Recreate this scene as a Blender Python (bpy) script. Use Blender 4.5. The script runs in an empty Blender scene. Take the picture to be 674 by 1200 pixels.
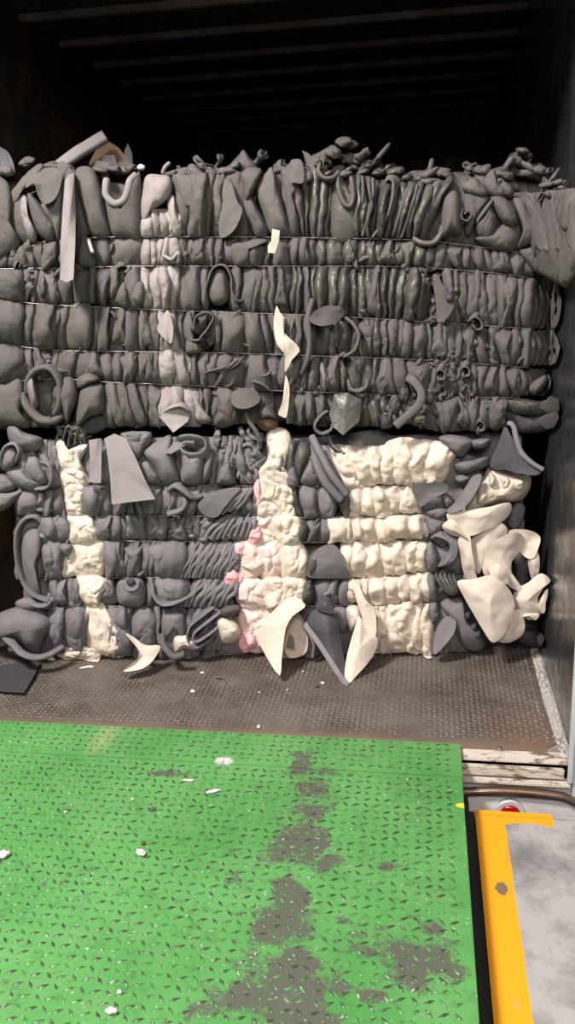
import bpy, bmesh, math, random
from mathutils import Vector, noise
random.seed(7)
R = math.radians
COL = bpy.context.scene.collection

# ---------------------------------------------------------------- camera
FPX = 1000.0
PITCH, YAW, ROLL = .261, .166, -.035
CAM = Vector((1.96, -2.555, 1.52))
_cy, _sy = math.cos(YAW), math.sin(YAW)
FW = Vector((-_sy*math.cos(PITCH), _cy*math.cos(PITCH), -math.sin(PITCH)))
_rt = Vector((_cy, _sy, 0)); _up = _rt.cross(FW)
RT = _rt*math.cos(ROLL) + _up*math.sin(ROLL)
UP = -_rt*math.sin(ROLL) + _up*math.cos(ROLL)
cd = bpy.data.cameras.new('camera'); cam = bpy.data.objects.new('camera', cd); COL.objects.link(cam)
from mathutils import Matrix
m = Matrix((RT, UP, -FW)).transposed().to_4x4(); m.translation = CAM
cam.matrix_world = m
cd.sensor_fit = 'VERTICAL'; cd.sensor_height = 24; cd.lens = 24*FPX/1200; cd.clip_start = .05
bpy.context.scene.camera = cam

# ---------------------------------------------------------------- world, lamps, exposure
w = bpy.data.worlds.new('world'); bpy.context.scene.world = w; w.use_nodes = True
w.node_tree.nodes['Background'].inputs[0].default_value = (1.0, .95, .90, 1)
w.node_tree.nodes['Background'].inputs[1].default_value = .11
def area(name, loc, target, size, power, color, sizey=None):
    l = bpy.data.lights.new(name, 'AREA'); l.energy = power*.88; l.color = color; l.size = size
    if sizey: l.shape = 'RECTANGLE'; l.size_y = sizey
    o = bpy.data.objects.new(name, l); COL.objects.link(o); o.location = loc
    o.rotation_euler = (Vector(target)-Vector(loc)).to_track_quat('-Z', 'Y').to_euler(); return o
area('dock_lamp', (-.3, -2.3, 4.7), (1.2, .2, .6), .75, 400, (1.0, .93, .87), .75)
area('fill_lamp', (2.2, -4.6, 3.7), (1.3, .2, .3), 1.6, 125, (1.0, .94, .88), 1.6)  # unseen fill light, added to lift the bale faces and lower contrast
vs = bpy.context.scene.view_settings
vs.view_transform = 'Standard'; vs.look = 'None'; vs.gamma = 1; vs.use_curve_mapping = False
vs.exposure = .55

# ---------------------------------------------------------------- pixel helpers (photo 674x1200 -> planes of the real scene)
def ray(x, y): return FW + RT*((x-337)/FPX) - UP*((y-600)/FPX)
def onz(x, y, z): d = ray(x, y); return CAM + d*((z-CAM.z)/d.z)
def ony(x, y, Y): d = ray(x, y); return CAM + d*((Y-CAM.y)/d.y)
NRM = Vector((.115, -1, 0)).normalized()          # outward normal of the bale faces
X0 = Vector((0, .56, 0))
def P(x, y, w=0.0):
    """point of pixel (x, y) on the bale face plane shifted w metres outwards, kept inside the walls and above the floor"""
    d = ray(x, y); k = (w + NRM.dot(X0-CAM))/NRM.dot(d)
    if d.x > 0 and CAM.x+d.x*k > 2.425: k = (2.425-CAM.x)/d.x
    if CAM.x+d.x*k < .012: k = (.012-CAM.x)/d.x
    if CAM.z+d.z*k < .004: k = (.004-CAM.z)/d.z
    return CAM + d*k
def lerp(a, b, t): return a+(b-a)*t
def fbm(p, f, o=3):
    v = 0; a = 1
    for _ in range(o):
        v += a*noise.noise(p*f); a *= .5; f *= 2.1
    return v

# ---------------------------------------------------------------- materials
def nodes(name):
    m = bpy.data.materials.new(name); m.use_nodes = True; nt = m.node_tree
    return m, nt, nt.nodes['Principled BSDF']
def N(nt, t, **k):
    n = nt.nodes.new(t)
    for a, b in k.items():
        if a in n.inputs.keys(): n.inputs[a].default_value = b
        else: setattr(n, a, b)
    return n
def ramp(nt, src, stops):
    r = nt.nodes.new('ShaderNodeValToRGB'); e = r.color_ramp.elements
    while len(e) < len(stops): e.new(.5)
    for q, (p, c) in zip(e, stops):
        q.position = p; q.color = (c, c, c, 1) if not isinstance(c, tuple) else (*c, 1)
    nt.links.new(src, r.inputs[0]); return r.outputs[0]
def mix(nt, f, a, b, mode='MIX'):
    n = nt.nodes.new('ShaderNodeMix'); n.data_type = 'RGBA'; n.blend_type = mode
    for i, s in ((0, f), (6, a), (7, b)):
        if hasattr(s, 'links'): nt.links.new(s, n.inputs[i])
        elif isinstance(s, tuple): n.inputs[i].default_value = (*s, 1)
        else: n.inputs[i].default_value = s
    return n.outputs[2]
def obj_noise(nt, scale, detail=4, vec=None, rough=.55):
    n = N(nt, 'ShaderNodeTexNoise', Scale=scale, Detail=detail, Roughness=rough)
    if vec is None:
        g = nt.nodes.new('ShaderNodeNewGeometry'); vec = g.outputs['Position']
    nt.links.new(vec, n.inputs['Vector']); return n.outputs['Fac']
def bump(nt, bs, h, dist, strength=.5):
    b = N(nt, 'ShaderNodeBump', Strength=strength, Distance=dist)
    nt.links.new(h, b.inputs['Height']); nt.links.new(b.outputs[0], bs.inputs['Normal'])
def foam(name, c, var=.12, rough=.92, spec=.15, tint=None, tf=0, grain=.0012, sss=0, wrinkle=.42):
    m, nt, bs = nodes(name)
    oi = nt.nodes.new('ShaderNodeObjectInfo')
    lo = tuple(v*(1-var) for v in c); hi = tuple(min(1, v*(1+var)) for v in c)
    base = mix(nt, oi.outputs['Random'], lo, hi)
    mott = ramp(nt, obj_noise(nt, 22, 5), [(.3, .86), (.7, 1.0)])
    base = mix(nt, 1.0, base, mott, 'MULTIPLY')
    if tint: base = mix(nt, ramp(nt, obj_noise(nt, 9, 3), [(.5, 0.0), (.68, tf)]), base, tint)
    nt.links.new(base, bs.inputs['Base Color'])
    bs.inputs['Roughness'].default_value = rough; bs.inputs['Specular IOR Level'].default_value = spec
    # fine grain over soft wrinkles pressed into the foam
    n = N(nt, 'ShaderNodeTexNoise', Scale=26, Detail=3, Roughness=.5, Distortion=1.6); g = nt.nodes.new('ShaderNodeNewGeometry')
    nt.links.new(g.outputs['Position'], n.inputs['Vector'])
    wr = ramp(nt, n.outputs['Fac'], [(.40, .62), (.485, .5), (.50, .0), (.515, .5), (.60, .66)])
    b1 = N(nt, 'ShaderNodeBump', Strength=wrinkle, Distance=.006); nt.links.new(wr, b1.inputs['Height'])
    b2 = N(nt, 'ShaderNodeBump', Strength=.6, Distance=grain); nt.links.new(obj_noise(nt, 420, 3), b2.inputs['Height'])
    nt.links.new(b1.outputs[0], b2.inputs['Normal']); nt.links.new(b2.outputs[0], bs.inputs['Normal'])
    if sss:
        bs.inputs['Subsurface Weight'].default_value = sss; bs.inputs['Subsurface Radius'].default_value = (.03, .02, .012)
        bs.inputs['Subsurface Scale'].default_value = .4
    return m
M = {}
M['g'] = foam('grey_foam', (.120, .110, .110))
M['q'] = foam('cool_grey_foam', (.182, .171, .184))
M['h'] = foam('pale_grey_foam_face', (.230, .210, .218), .08, wrinkle=.05)
M['d'] = foam('charcoal_foam', (.062, .060, .070), .2, rough=.6, spec=.35)
M['l'] = foam('light_grey_foam', (.300, .270, .265), .08)
M['s'] = foam('laminated_dark_foam', (.085, .080, .076), .25, rough=.38, spec=.5, grain=.0005)
M['c'] = foam('cream_foam', (.71, .61, .525), .04, tint=(.72, .60, .44), tf=.25, rough=.85)
M['w'] = foam('off_white_foam', (.655, .575, .50), .03, rough=.8, wrinkle=.12)
M['v'] = foam('toned_down_off_white_foam', (.50, .455, .395), .03, wrinkle=.3)  # darker copy of the off-white, toned down against overexposure
M['m'] = foam('pink_flecked_cream_foam', (.76, .62, .56), .04, tint=(.78, .38, .44), tf=.75)
M['k'] = foam('pink_foam', (.86, .46, .50), .06)
M['b'] = foam('brown_board', (.16, .105, .07), .05)
M['wh'] = foam('white_foam', (.72, .71, .70), .03)
def plain(name, c, rough=.5, metal=0, emit=None):
    m, nt, bs = nodes(name); bs.inputs['Base Color'].default_value = (*c, 1)
    bs.inputs['Roughness'].default_value = rough; bs.inputs['Metallic'].default_value = metal
    return m
M['wire'] = plain('galvanised_wire', (.36, .34, .32), .4, .8)
M['black'] = plain('black_rubber', (.012, .012, .013), .6)
M['bolt'] = plain('worn_bolt', (.2, .17, .15), .4, .8)
M['red'] = plain('red_lens', (.30, .008, .015), .15)

# ---------------------------------------------------------------- object helpers
def link(name, verts, faces, mat, parent=None, smooth=True, flat_from=None):
    me = bpy.data.meshes.new(name); me.from_pydata([tuple(v) for v in verts], [], faces)
    me.materials.append(mat)
    if smooth:
        me.polygons.foreach_set('use_smooth', [flat_from is None or i < flat_from for i in range(len(faces))])
    me.update()
    o = bpy.data.objects.new(name, me); COL.objects.link(o)
    if parent is not None: o.parent = parent
    return o
def tag(o, label=None, cat=None, group=None, kind=None):
    for k, v in (('label', label), ('category', cat), ('group', group), ('kind', kind)):
        if v: o[k] = v
    return o
def empty(name, loc=(0, 0, 0)):
    o = bpy.data.objects.new(name, None); COL.objects.link(o); o.location = loc; o.empty_display_size = .1
    return o
def reorigin(o):
    """put a mesh thing's origin at the centre of its own geometry"""
    vs_ = [v.co.copy() for v in o.data.vertices]
    c = sum(vs_, Vector())/len(vs_); c.z = min(v.z for v in vs_)
    for v in o.data.vertices: v.co -= c
    o.location = c
def setparent(o, root):
    o.parent = root; o.matrix_parent_inverse = Matrix.Translation(-Vector(root.location))
def boxes(name, bl, mat, parent=None, bevel=0):
    """bl: list of (x0,x1,y0,y1,z0,z1); one mesh"""
    bm = bmesh.new()
    for x0, x1, y0, y1, z0, z1 in bl:
        v = [bm.verts.new((x, y, z)) for z in (z0, z1) for y in (y0, y1) for x in (x0, x1)]
        for f in ((0, 2, 3, 1), (4, 5, 7, 6), (0, 1, 5, 4), (2, 6, 7, 3), (0, 4, 6, 2), (1, 3, 7, 5)):
            bm.faces.new([v[i] for i in f])
    if bevel: bmesh.ops.bevel(bm, geom=bm.edges[:], offset=bevel, segments=2, affect='EDGES')
    me = bpy.data.meshes.new(name); bm.to_mesh(me); bm.free(); me.materials.append(mat)
    o = bpy.data.objects.new(name, me); COL.objects.link(o)
    if parent is not None: o.parent = parent
    return o

# ---------------------------------------------------------------- foam builders
def crease(p, amp, ax=30, az=7, seed=0.0):
    q = Vector((p.x*ax + seed, p.y*12, p.z*az))
    n = noise.noise(q + Vector((0, 0, noise.noise(p*9)*1.2)))
    g = max(0.0, 1-abs(n)*5.5)
    return -amp*g*g
def catmull(pts, n, closed=True):
    out = []; k = len(pts)
    segs = k if closed else k-1
    for i in range(segs):
        if closed: a, b, c, d = pts[(i-1) % k], pts[i], pts[(i+1) % k], pts[(i+2) % k]
        else: a, b, c, d = pts[max(i-1, 0)], pts[i], pts[i+1], pts[min(i+2, k-1)]
        for j in range(n):
            t = j/n; t2 = t*t; t3 = t2*t
            out.append(tuple(.5*((2*b[q])+(-a[q]+c[q])*t+(2*a[q]-5*b[q]+4*c[q]-d[q])*t2+(-a[q]+3*b[q]-3*c[q]+d[q])*t3) for q in range(len(b))))
    if not closed: out.append(tuple(pts[-1]))
    return out

def warp(x, y, A=5.0):
    """shared sideways flow of the folds, in photo pixels"""
    return (A*noise.noise(Vector((x/26, y/34, 3.1)))+.5*A*noise.noise(Vector((x/9, y/16, 8.7))),
            .45*A*noise.noise(Vector((x/15, y/60, 5.5))))
def pleat(parent, mat, x0t, x1t, x0b, x1b, yt, yb, D=.035, off=0.0, wob=0, cr=.007, rough=.005, name='foam_fold', pinch=.18, A=5.0, ov=1.10, exr=(2.0, 3.2), flat=False):
    wpx = max(abs(x1t-x0t), abs(x1b-x0b)); h = abs(yb((x0t+x1t)/2)-yt((x0t+x1t)/2))
    ns = int(min(30, max(10, wpx/1.5))); nt_ = int(min(34, max(12, h/2.0)))
    sd = random.random()*50; ph = random.random()*6.28; kf = max(2.0, wpx/4.0)
    asym = random.uniform(-.35, .35); grow = (random.uniform(0, 2.0), random.uniform(0, 2.0)); ex = random.uniform(*exr); skew = random.uniform(-.25, .25)
    j0, j1 = random.uniform(-.02, .03), random.uniform(-.02, .03)
    V = []; F = []
    for j in range(nt_+1):
        t = j/nt_; tt = max(0, min(1, t)); sp = math.sin(math.pi*(tt+skew*tt*(1-tt)*1.2))
        prof = pinch+(1-pinch)*max(0, sp)**.6
        xl = lerp(x0t, x0b, t)-grow[0]*sp+wob*math.sin(t*3.1+ph); xr = lerp(x1t, x1b, t)+grow[1]*sp+wob*math.sin(t*3.1+ph)
        m_ = (xl+xr)/2; hw = (xr-xl)/2*(ov-.06+.12*sp)
        for i in range(ns+3):
            if i == 0 or i == ns+2:
                s = -1 if i == 0 else 1; back = True
            else:
                s = -1+2*(i-1)/ns; s = math.sin(s*math.pi/2)*.4+s*.6; back = False
            x = m_+hw*s
            y = lerp(yt(x), yb(x), -j0+(1+j0+j1)*t)
            dx, dy = warp(x, y, A); x += dx; y += dy*(.4+.6*sp)
            if back: wv = off-.08
            else:
                sq = max(-1, min(1, s+asym*(1-s*s)))
                cs = max(0.0, 1-abs(sq)**ex)**.6
                wv = off-.02+(D*prof+.02)*cs
                wv += .006*(abs(2*t-1)**1.5)*math.sin(s*kf+ph+2*noise.noise(Vector((t*3, s, sd))))*cs
            p = P(x, y, wv)
            if not back:
                q = p+Vector((sd, 0, 0))
                big = fbm(q, 11, 2); 
                d = big*rough*1.6 + fbm(q, 34, 2)*rough*.35 + crease(p, cr, 20, 11, seed=sd) + crease(p, cr*.6, 8, 26, seed=sd+9)*(.3+abs(2*t-1))
                p = p+NRM*d*(.25+.75*cs)+Vector((fbm(p+Vector((0, sd, 0)), 14, 2)*rough*.8, 0, 0))
            V.append(p)
    W_ = ns+3
    for j in range(nt_):
        for i in range(W_-1):
            a = j*W_+i; F.append((a, a+W_, a+W_+1, a+1))
    return link(name, V, F, mat, parent)

def frill(parent, x0, y0, x1, y1, n, L=26, mat='g', ang=90, spread=35, th=(.013, .022), w=(.012, .036), wid=.06, name='foam_frill'):
    """narrow folded edges of sheet that stick out of the packed face, wandering"""
    for _ in range(n):
        x = random.uniform(x0, x1); y = random.uniform(y0, y1); a = R(ang+random.uniform(-spread, spread)); l = L*random.uniform(.5, 1.1)
        w0 = random.uniform(*w)*.5; pts = []; cx, cy = x-math.cos(a)*l/2, y-math.sin(a)*l/2; k = 5
        cur = random.uniform(-.5, .5)
        for i in range(k):
            t = i/(k-1); pts.append((cx, cy, w0+random.uniform(*w)*math.sin(math.pi*(.12+.76*t))))
            cx += math.cos(a)*l/(k-1); cy += math.sin(a)*l/(k-1); a += cur*.8+random.uniform(-.3, .3)
        wd = -NRM+Vector((random.uniform(-.35, .35), 0, random.uniform(-.3, .3)))
        strip(parent, M[mat], pts, wid, random.uniform(*th), wd, name, 3, round_=.3, rough=.001)
def lip(parent, x0, y0, x1, y1, n, mat='g', size=(9, 18), D=(.03, .05), name='foam_lip'):
    """small crescent or leaf shaped overlaps"""
    for _ in range(n):
        x = random.uniform(x0, x1); y = random.uniform(y0, y1); a = random.uniform(0, 6.28); l = random.uniform(*size); b = l*random.uniform(.3, .55); c_ = random.uniform(-.4, .4)*l
        pts = []
        for k in range(8):
            t = k*math.pi/4; u, v = math.cos(t)*l*.5, math.sin(t)*b*.5+c_*(math.cos(t)**2-.5)*.6
            u *= random.uniform(.85, 1.15); v *= random.uniform(.85, 1.15)
            pts.append((x+u*math.cos(a)-v*math.sin(a), y+(u*math.sin(a)+v*math.cos(a))*1.15))
        puff(parent, M[mat], pts, random.uniform(*D), 0, name, rough=.004, cr=.004, nr=6, tilt=(random.uniform(-.001, .001), random.uniform(-.001, .001)))

def puff(parent, mat, pts, D=.04, off=0.0, name='foam_fold', rough=.004, cr=.005, pw=2.6, nr=9, back=.07, cen=None, tilt=(0, 0)):
    """rounded lump of foam whose outline is given in photo pixels, thickness D in metres"""
    n = max(3, int(44/len(pts))); ring = catmull([(a[0], a[1]) for a in pts], n); K = len(ring)
    if cen is None: cx = sum(p[0] for p in ring)/K; cy = sum(p[1] for p in ring)/K
    else: cx, cy = cen
    sd = random.random()*50; V = [None]; F = []
    def mk(x, y, r, extra=None):
        tl = tilt[0]*(x-cx)+tilt[1]*(y-cy)
        if extra is not None: return P(x, y, off+tl+extra)
        h = max(0.0, 1-r**pw)**.55
        p = P(x, y, off+tl+D*h)
        d = fbm(p+Vector((sd, 0, 0)), 13, 3)*rough*1.6 + crease(p, cr, 18, 12, sd) + crease(p, cr*.6, 9, 24, sd+5)
        return p+NRM*d*(.35+.65*h)+Vector((fbm(p+Vector((0, sd, 0)), 20, 2), 0, fbm(p+Vector((0, 0, sd)), 20, 2)))*rough*.6
    V[0] = mk(cx, cy, 0)
    for q in range(1, nr+1):
        r = math.sin(q/nr*math.pi/2)*.5+q/nr*.5
        for (x, y) in ring: V.append(mk(cx+(x-cx)*r, cy+(y-cy)*r, r))
    for (x, y) in ring: V.append(mk(cx+(x-cx)*.97, cy+(y-cy)*.97, 1, -back))
    for i in range(K): F.append((0, 1+i, 1+(i+1) % K))
    for q in range(nr):
        for i in range(K):
            a = 1+q*K+i; b = 1+q*K+(i+1) % K; F.append((a, a+K, b+K, b))
    V.append(P(cx, cy, off-back)); z = len(V)-1; s = 1+nr*K
    for i in range(K): F.append((z, s+(i+1) % K, s+i))
    # orientation: outline may be clockwise or not
    ar = sum(ring[i][0]*ring[(i+1) % K][1]-ring[(i+1) % K][0]*ring[i][1] for i in range(K))
    if ar > 0: F = [tuple(reversed(f)) for f in F]
    return link(name, V, F, mat, parent)

def slab(parent, mat, pts, thick=.02, bulge=0.0, name='foam_sheet', cen=None, rough=.0015, nr=7, smooth_n=None, curve=True, fn=None, edge=None):
    """cut sheet of foam: outline points (px, px, w metres), real thickness"""
    n = smooth_n or max(2, int(40/len(pts)))
    if curve: ring = catmull(pts, n)
    else:
        ring = []
        for i in range(len(pts)):
            a, b = pts[i], pts[(i+1) % len(pts)]
            ring += [tuple(lerp(a[q], b[q], j/n) for q in range(3)) for j in range(n)]
    K = len(ring)
    if cen is None: cx = sum(p[0] for p in ring)/K; cy = sum(p[1] for p in ring)/K
    else: cx, cy = cen[:2]
    cw = sum(p[2] for p in ring)/K + bulge if (cen is None or len(cen) < 3) else cen[2]
    fn = fn or P
    V = []; F = []; sd = random.random()*40
    def layer(dw):
        s = len(V)
        def mk(x, y, ww):
            p = fn(x, y, ww+dw); return p+NRM*fbm(p+Vector((sd, 0, 0)), 14, 2)*rough*2
        V.append(mk(cx, cy, cw))
        for q in range(1, nr+1):
            r = q/nr
            for (x, y, ww) in ring: V.append(mk(cx+(x-cx)*r, cy+(y-cy)*r, lerp(cw, ww, r*r*.6+r*.4)))
        return s
    s0 = layer(0); s1 = layer(-thick)
    for s, fl in ((s0, 0), (s1, 1)):
        for i in range(K):
            f = (s, s+1+i, s+1+(i+1) % K); F.append(f[::-1] if fl else f)
        for q in range(nr-1):
            for i in range(K):
                a = s+1+q*K+i; b = s+1+q*K+(i+1) % K; f = (a, a+K, b+K, b); F.append(f[::-1] if fl else f)
    nfl = len(F)
    ea = len(V); V += [V[s0+1+(nr-1)*K+i] for i in range(K)]; V += [V[s1+1+(nr-1)*K+i] for i in range(K)]
    for i in range(K): F.append((ea+i, ea+K+i, ea+K+(i+1) % K, ea+(i+1) % K))
    ar = sum(ring[i][0]*ring[(i+1) % K][1]-ring[(i+1) % K][0]*ring[i][1] for i in range(K))
    if ar > 0: F = [tuple(reversed(f)) for f in F]
    return link(name, V, F, mat, parent)

def strip(parent, mat, path, width=.06, thick=.012, wdir=None, name='foam_strip', n=6, round_=.35, rough=.001, taper=None, center=False):
    """foam strip swept along a px path (x, y, w); wdir: 3-D width direction (default: into the bale)"""
    pp = [P(*q) for q in catmull([tuple(p) if len(p) == 3 else (p[0], p[1], .02) for p in path], n, False)]
    wd = (wdir or -NRM).normalized(); K = len(pp); V = []; F = []; sd = random.random()*30
    prof = [(-.5, -.5+round_), (-.5, .5-round_), (-.5+.15, .5), (.5-.15, .5), (.5, .5-round_), (.5, -.5+round_), (.5-.15, -.5), (-.5+.15, -.5)]
    for i, p in enumerate(pp):
        T = (pp[min(i+1, K-1)]-pp[max(i-1, 0)]).normalized(); B = T.cross(wd)
        if B.length < 1e-4: B = UP.copy()
        B.normalize(); Wd = B.cross(T).normalized()
        if Wd.dot(wd) < 0: Wd = -Wd
        t = i/(K-1); sc = taper(t) if taper else 1
        for a, b in prof:
            off = (a if center else a+.5)*width*sc
            q = p+Wd*off+B*(b*thick*(sc if taper else 1)); V.append(q+B*fbm(q+Vector((sd, 0, 0)), 18, 2)*rough*2)
    for i in range(K-1):
        for j in range(8):
            a = i*8+j; b = i*8+(j+1) % 8; F.append((a, b, b+8, a+8))
    F.append(tuple(range(8))[::-1]); F.append(tuple(range((K-1)*8, K*8)))
    return link(name, V, F, mat, parent)

def wire(parent, pts, r=.0014, name='baling_wire', w=.022):
    pp = [P(x, y, w + (q[0] if q else 0)) for x, y, *q in catmull([(*p, ) for p in pts], 5, False)]
    V = []; F = []; K = len(pp)
    for i, p in enumerate(pp):
        T = (pp[min(i+1, K-1)]-pp[max(i-1, 0)]).normalized(); B = T.cross(NRM).normalized(); C2 = T.cross(B)
        for k in range(6):
            a = k*math.pi/3; V.append(p+B*r*math.cos(a)+C2*r*math.sin(a))
    for i in range(K-1):
        for j in range(6):
            a = i*6+j; b = i*6+(j+1) % 6; F.append((a, b, b+6, a+6))
    F.append(tuple(range(6))[::-1]); F.append(tuple(range((K-1)*6, K*6)))
    return link(name, V, F, M['wire'], parent)

def poly(*pts):
    def f(x):
        if x <= pts[0][0]: return pts[0][1]
        for a, b in zip(pts, pts[1:]):
            if x <= b[0]: return lerp(a[1], b[1], (x-a[0])/(b[0]-a[0]))
        return pts[-1][1]
    return f

def row(parent, yt, yb, spec, D=.036):
    """spec: x, code, x, code ... ; x = px or (top, bottom)"""
    xs = [a if isinstance(a, tuple) else (a, a) for a in spec[0::2]]; codes = spec[1::2]
    for i, c in enumerate(codes):
        if c == '-': continue
        (a, b), (a2, b2) = xs[i], xs[i+1]
        mat = M[c[0].lower()]; d = D*random.uniform(.85, 1.35)+.008; o = random.uniform(-.018, .008)
        kw = {}
        if 'G' in c or '+' in c: d *= 1.35; o += .006
        if '_' in c: d *= .6; o -= .008
        if 'f' in c[1:]: kw.update(cr=.002, rough=.0025)
        if c[0] in 'ck': kw.update(cr=.014, rough=.014, ov=1.5, exr=(1.9, 2.6), pinch=.3); o = random.uniform(-.006, .004)+(.006 if '+' in c else 0); d = D*1.25*random.uniform(.92, 1.08)
        if c[0] == 'l': kw.update(cr=.010, rough=.006, ov=1.3)
        if 't' in c[1:]:            # tangle of narrow, wandering folds
            w_ = max(a2-a, b2-b); k = max(1, round(w_/8.5)); 
            for q in range(k):
                j0 = random.uniform(-3.5, 3.5)
                pleat(parent, mat, lerp(a, a2, q/k)+j0, lerp(a, a2, (q+1)/k)+j0+2, lerp(b, b2, q/k)-j0, lerp(b, b2, (q+1)/k)-j0+2, yt, yb,
                      D*random.uniform(.7, 1.4), random.uniform(-.01, .008), wob=random.uniform(-2.5, 2.5), cr=.008, rough=.006, **{k_: v for k_, v in kw.items() if k_ not in ('cr', 'rough')})
            continue
        pleat(parent, mat, a, a2, b, b2, yt, yb, d, o, wob=random.uniform(-1, 1), **kw)

# the pieces authored by hand, row by row

#==STRUCTURE==
WX = 2.44                       # inner face of the right wall
HC = 2.82                       # ceiling height
YB = 5.2                        # far end of the load space
def metal_wall(name, c, rough=.35, metal=.6, streak=(1, 1, 1), rust=.0, var=.35):
    m, nt, bs = nodes(name)
    g = nt.nodes.new('ShaderNodeNewGeometry'); mp = N(nt, 'ShaderNodeMapping'); mp.inputs['Scale'].default_value = streak
    nt.links.new(g.outputs['Position'], mp.inputs['Vector'])
    n1 = obj_noise(nt, 6, 6, mp.outputs[0], .65)
    base = mix(nt, ramp(nt, n1, [(.35, 0.0), (.65, 1.0)]), tuple(v*(1-var) for v in c), tuple(min(1, v*(1+var)) for v in c))
    if rust: base = mix(nt, ramp(nt, obj_noise(nt, 3.2, 6), [(.52, 0.0), (.62, rust)]), base, (.16, .07, .03))
    nt.links.new(base, bs.inputs['Base Color']); bs.inputs['Metallic'].default_value = metal
    nt.links.new(ramp(nt, obj_noise(nt, 11, 5), [(.3, rough*.7), (.7, min(1, rough*1.6))]), bs.inputs['Roughness'])
    bump(nt, bs, obj_noise(nt, 9, 4), .02, .25)
    return m
M['wallR'] = metal_wall('scuffed_steel_lining', (.125, .125, .135), .22, .75, (1, 1, .35))
M['wallL'] = metal_wall('dull_dark_lining', (.05, .042, .036), .45, .3, rust=.5)
M['ceil'] = metal_wall('dark_ceiling_sheet', (.036, .031, .031), .6, .1)  # near-black colour carries the shade of the unlit ceiling
M['rib'] = metal_wall('dusty_roof_bow', (.19, .165, .155), .5, .2)
M['post'] = metal_wall('grey_painted_post', (.52, .54, .57), .4, .2, (1, 1, .3), rust=.15, var=.2)

wall_right = boxes('wall_right', [(WX, WX+.05, .02, YB, -.02, HC)], M['wallR']); tag(wall_right, kind='structure')
wall_left = boxes('wall_left', [(-.05, 0, .02, YB, -.02, HC)], M['wallL']); tag(wall_left, kind='structure')
wall_back = boxes('wall_back', [(-.05, WX+.05, YB, YB+.05, -.02, HC)], M['wallL']); tag(wall_back, kind='structure')
ceiling = boxes('ceiling', [(-.05, WX+.05, 0, YB+.05, HC, HC+.05)], M['ceil']); tag(ceiling, kind='structure')
for i in range(9):              # roof bows, each a shallow hat profile
    y = 1.3+i*.48
    r = boxes('roof_bow', [(0, WX, y, y+.05, HC-.032, HC)], M['rib'], ceiling, .006)
# front frame of the load opening
post = boxes('trim_1', [(WX-.005, WX+.09, -.03, .02, -.30, HC+.1)], M['post'], None, .006); tag(post, kind='structure')
pl = boxes('trim_2', [(-.12, 0.0, -.03, .02, -.30, HC+.1)], M['post'], None, .006); tag(pl, kind='structure')
hd = boxes('trim_3', [(0, WX-.005, -.03, .02, HC-.03, HC+.1)], M['rib'], None, .006); tag(hd, kind='structure')
st = boxes('post_flange', [(WX-.022, WX-.006, -.032, -.012, -.06, 1.1)], M['post'], post, .003)

# floor of the load space: sub floor, tread plate, its raised lugs
def lug_mesh(name, cells, L, Wd, H, mat, parent, z=0.0):
    """cells: (x, y, angle). pointed lozenge lugs joined into one stuff part"""
    V = []; F = []
    for (x, y, a) in cells:
        c, s = math.cos(a), math.sin(a); b = len(V)
        for u, v, h in ((-L, 0, 0), (0, -Wd, 0), (L, 0, 0), (0, Wd, 0), (-L*.6, 0, H), (0, -Wd*.5, H), (L*.6, 0, H), (0, Wd*.5, H)):
            V.append((x+u*c-v*s, y+u*s+v*c, z+h))
        F += [(b, b+1, b+5, b+4), (b+1, b+2, b+6, b+5), (b+2, b+3, b+7, b+6), (b+3, b, b+4, b+7), (b+4, b+5, b+6, b+7)]
    o = link(name, V, F, mat, parent); o['kind'] = 'stuff'; return o

m_, nt, bs = nodes('worn_tread_steel'); M['tread'] = m_
g = nt.nodes.new('ShaderNodeNewGeometry')
base = mix(nt, ramp(nt, obj_noise(nt, 3.5, 7, rough=.65), [(.35, 0.0), (.62, 1.0)]), (.075, .060, .051), (.165, .142, .126))
base = mix(nt, ramp(nt, obj_noise(nt, 60, 4), [(.55, 0.0), (.72, .5)]), base, (.30, .26, .23))
sep = nt.nodes.new('ShaderNodeSeparateXYZ'); nt.links.new(g.outputs['Position'], sep.inputs[0])
ma = N(nt, 'ShaderNodeMath', operation='MULTIPLY'); 
rx = ramp(nt, sep.outputs[0], [(0.0, 0.0), (1.0, 1.0)])
mr = N(nt, 'ShaderNodeMapRange'); nt.links.new(sep.outputs[0], mr.inputs[0]); mr.inputs[1].default_value = 2.12; mr.inputs[2].default_value = 2.36
mr2 = N(nt, 'ShaderNodeMapRange'); nt.links.new(sep.outputs[1], mr2.inputs[0]); mr2.inputs[1].default_value = .42; mr2.inputs[2].default_value = .1
nt.links.new(mr.outputs[0], ma.inputs[0]); nt.links.new(mr2.outputs[0], ma.inputs[1])
ad = N(nt, 'ShaderNodeMath', operation='MULTIPLY'); nt.links.new(ma.outputs[0], ad.inputs[0]); nt.links.new(ramp(nt, obj_noise(nt, 9, 5), [(.35, 0.2), (.6, 1.0)]), ad.inputs[1])
base = mix(nt, ad.outputs[0], base, (.26, .12, .06))
mr3 = N(nt, 'ShaderNodeMapRange'); nt.links.new(sep.outputs[1], mr3.inputs[0]); mr3.inputs[1].default_value = .13; mr3.inputs[2].default_value = .07
base = mix(nt, mr3.outputs[0], base, (.23, .17, .125))
nt.links.new(base, bs.inputs['Base Color']); bs.inputs['Metallic'].default_value = .35
nt.links.new(ramp(nt, obj_noise(nt, 14, 4), [(.3, .32), (.7, .6)]), bs.inputs['Roughness'])
bump(nt, bs, obj_noise(nt, 120, 4), .002, .4)
M['lug'] = metal_wall('rubbed_lug_steel', (.22, .19, .165), .38, .5)

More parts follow.
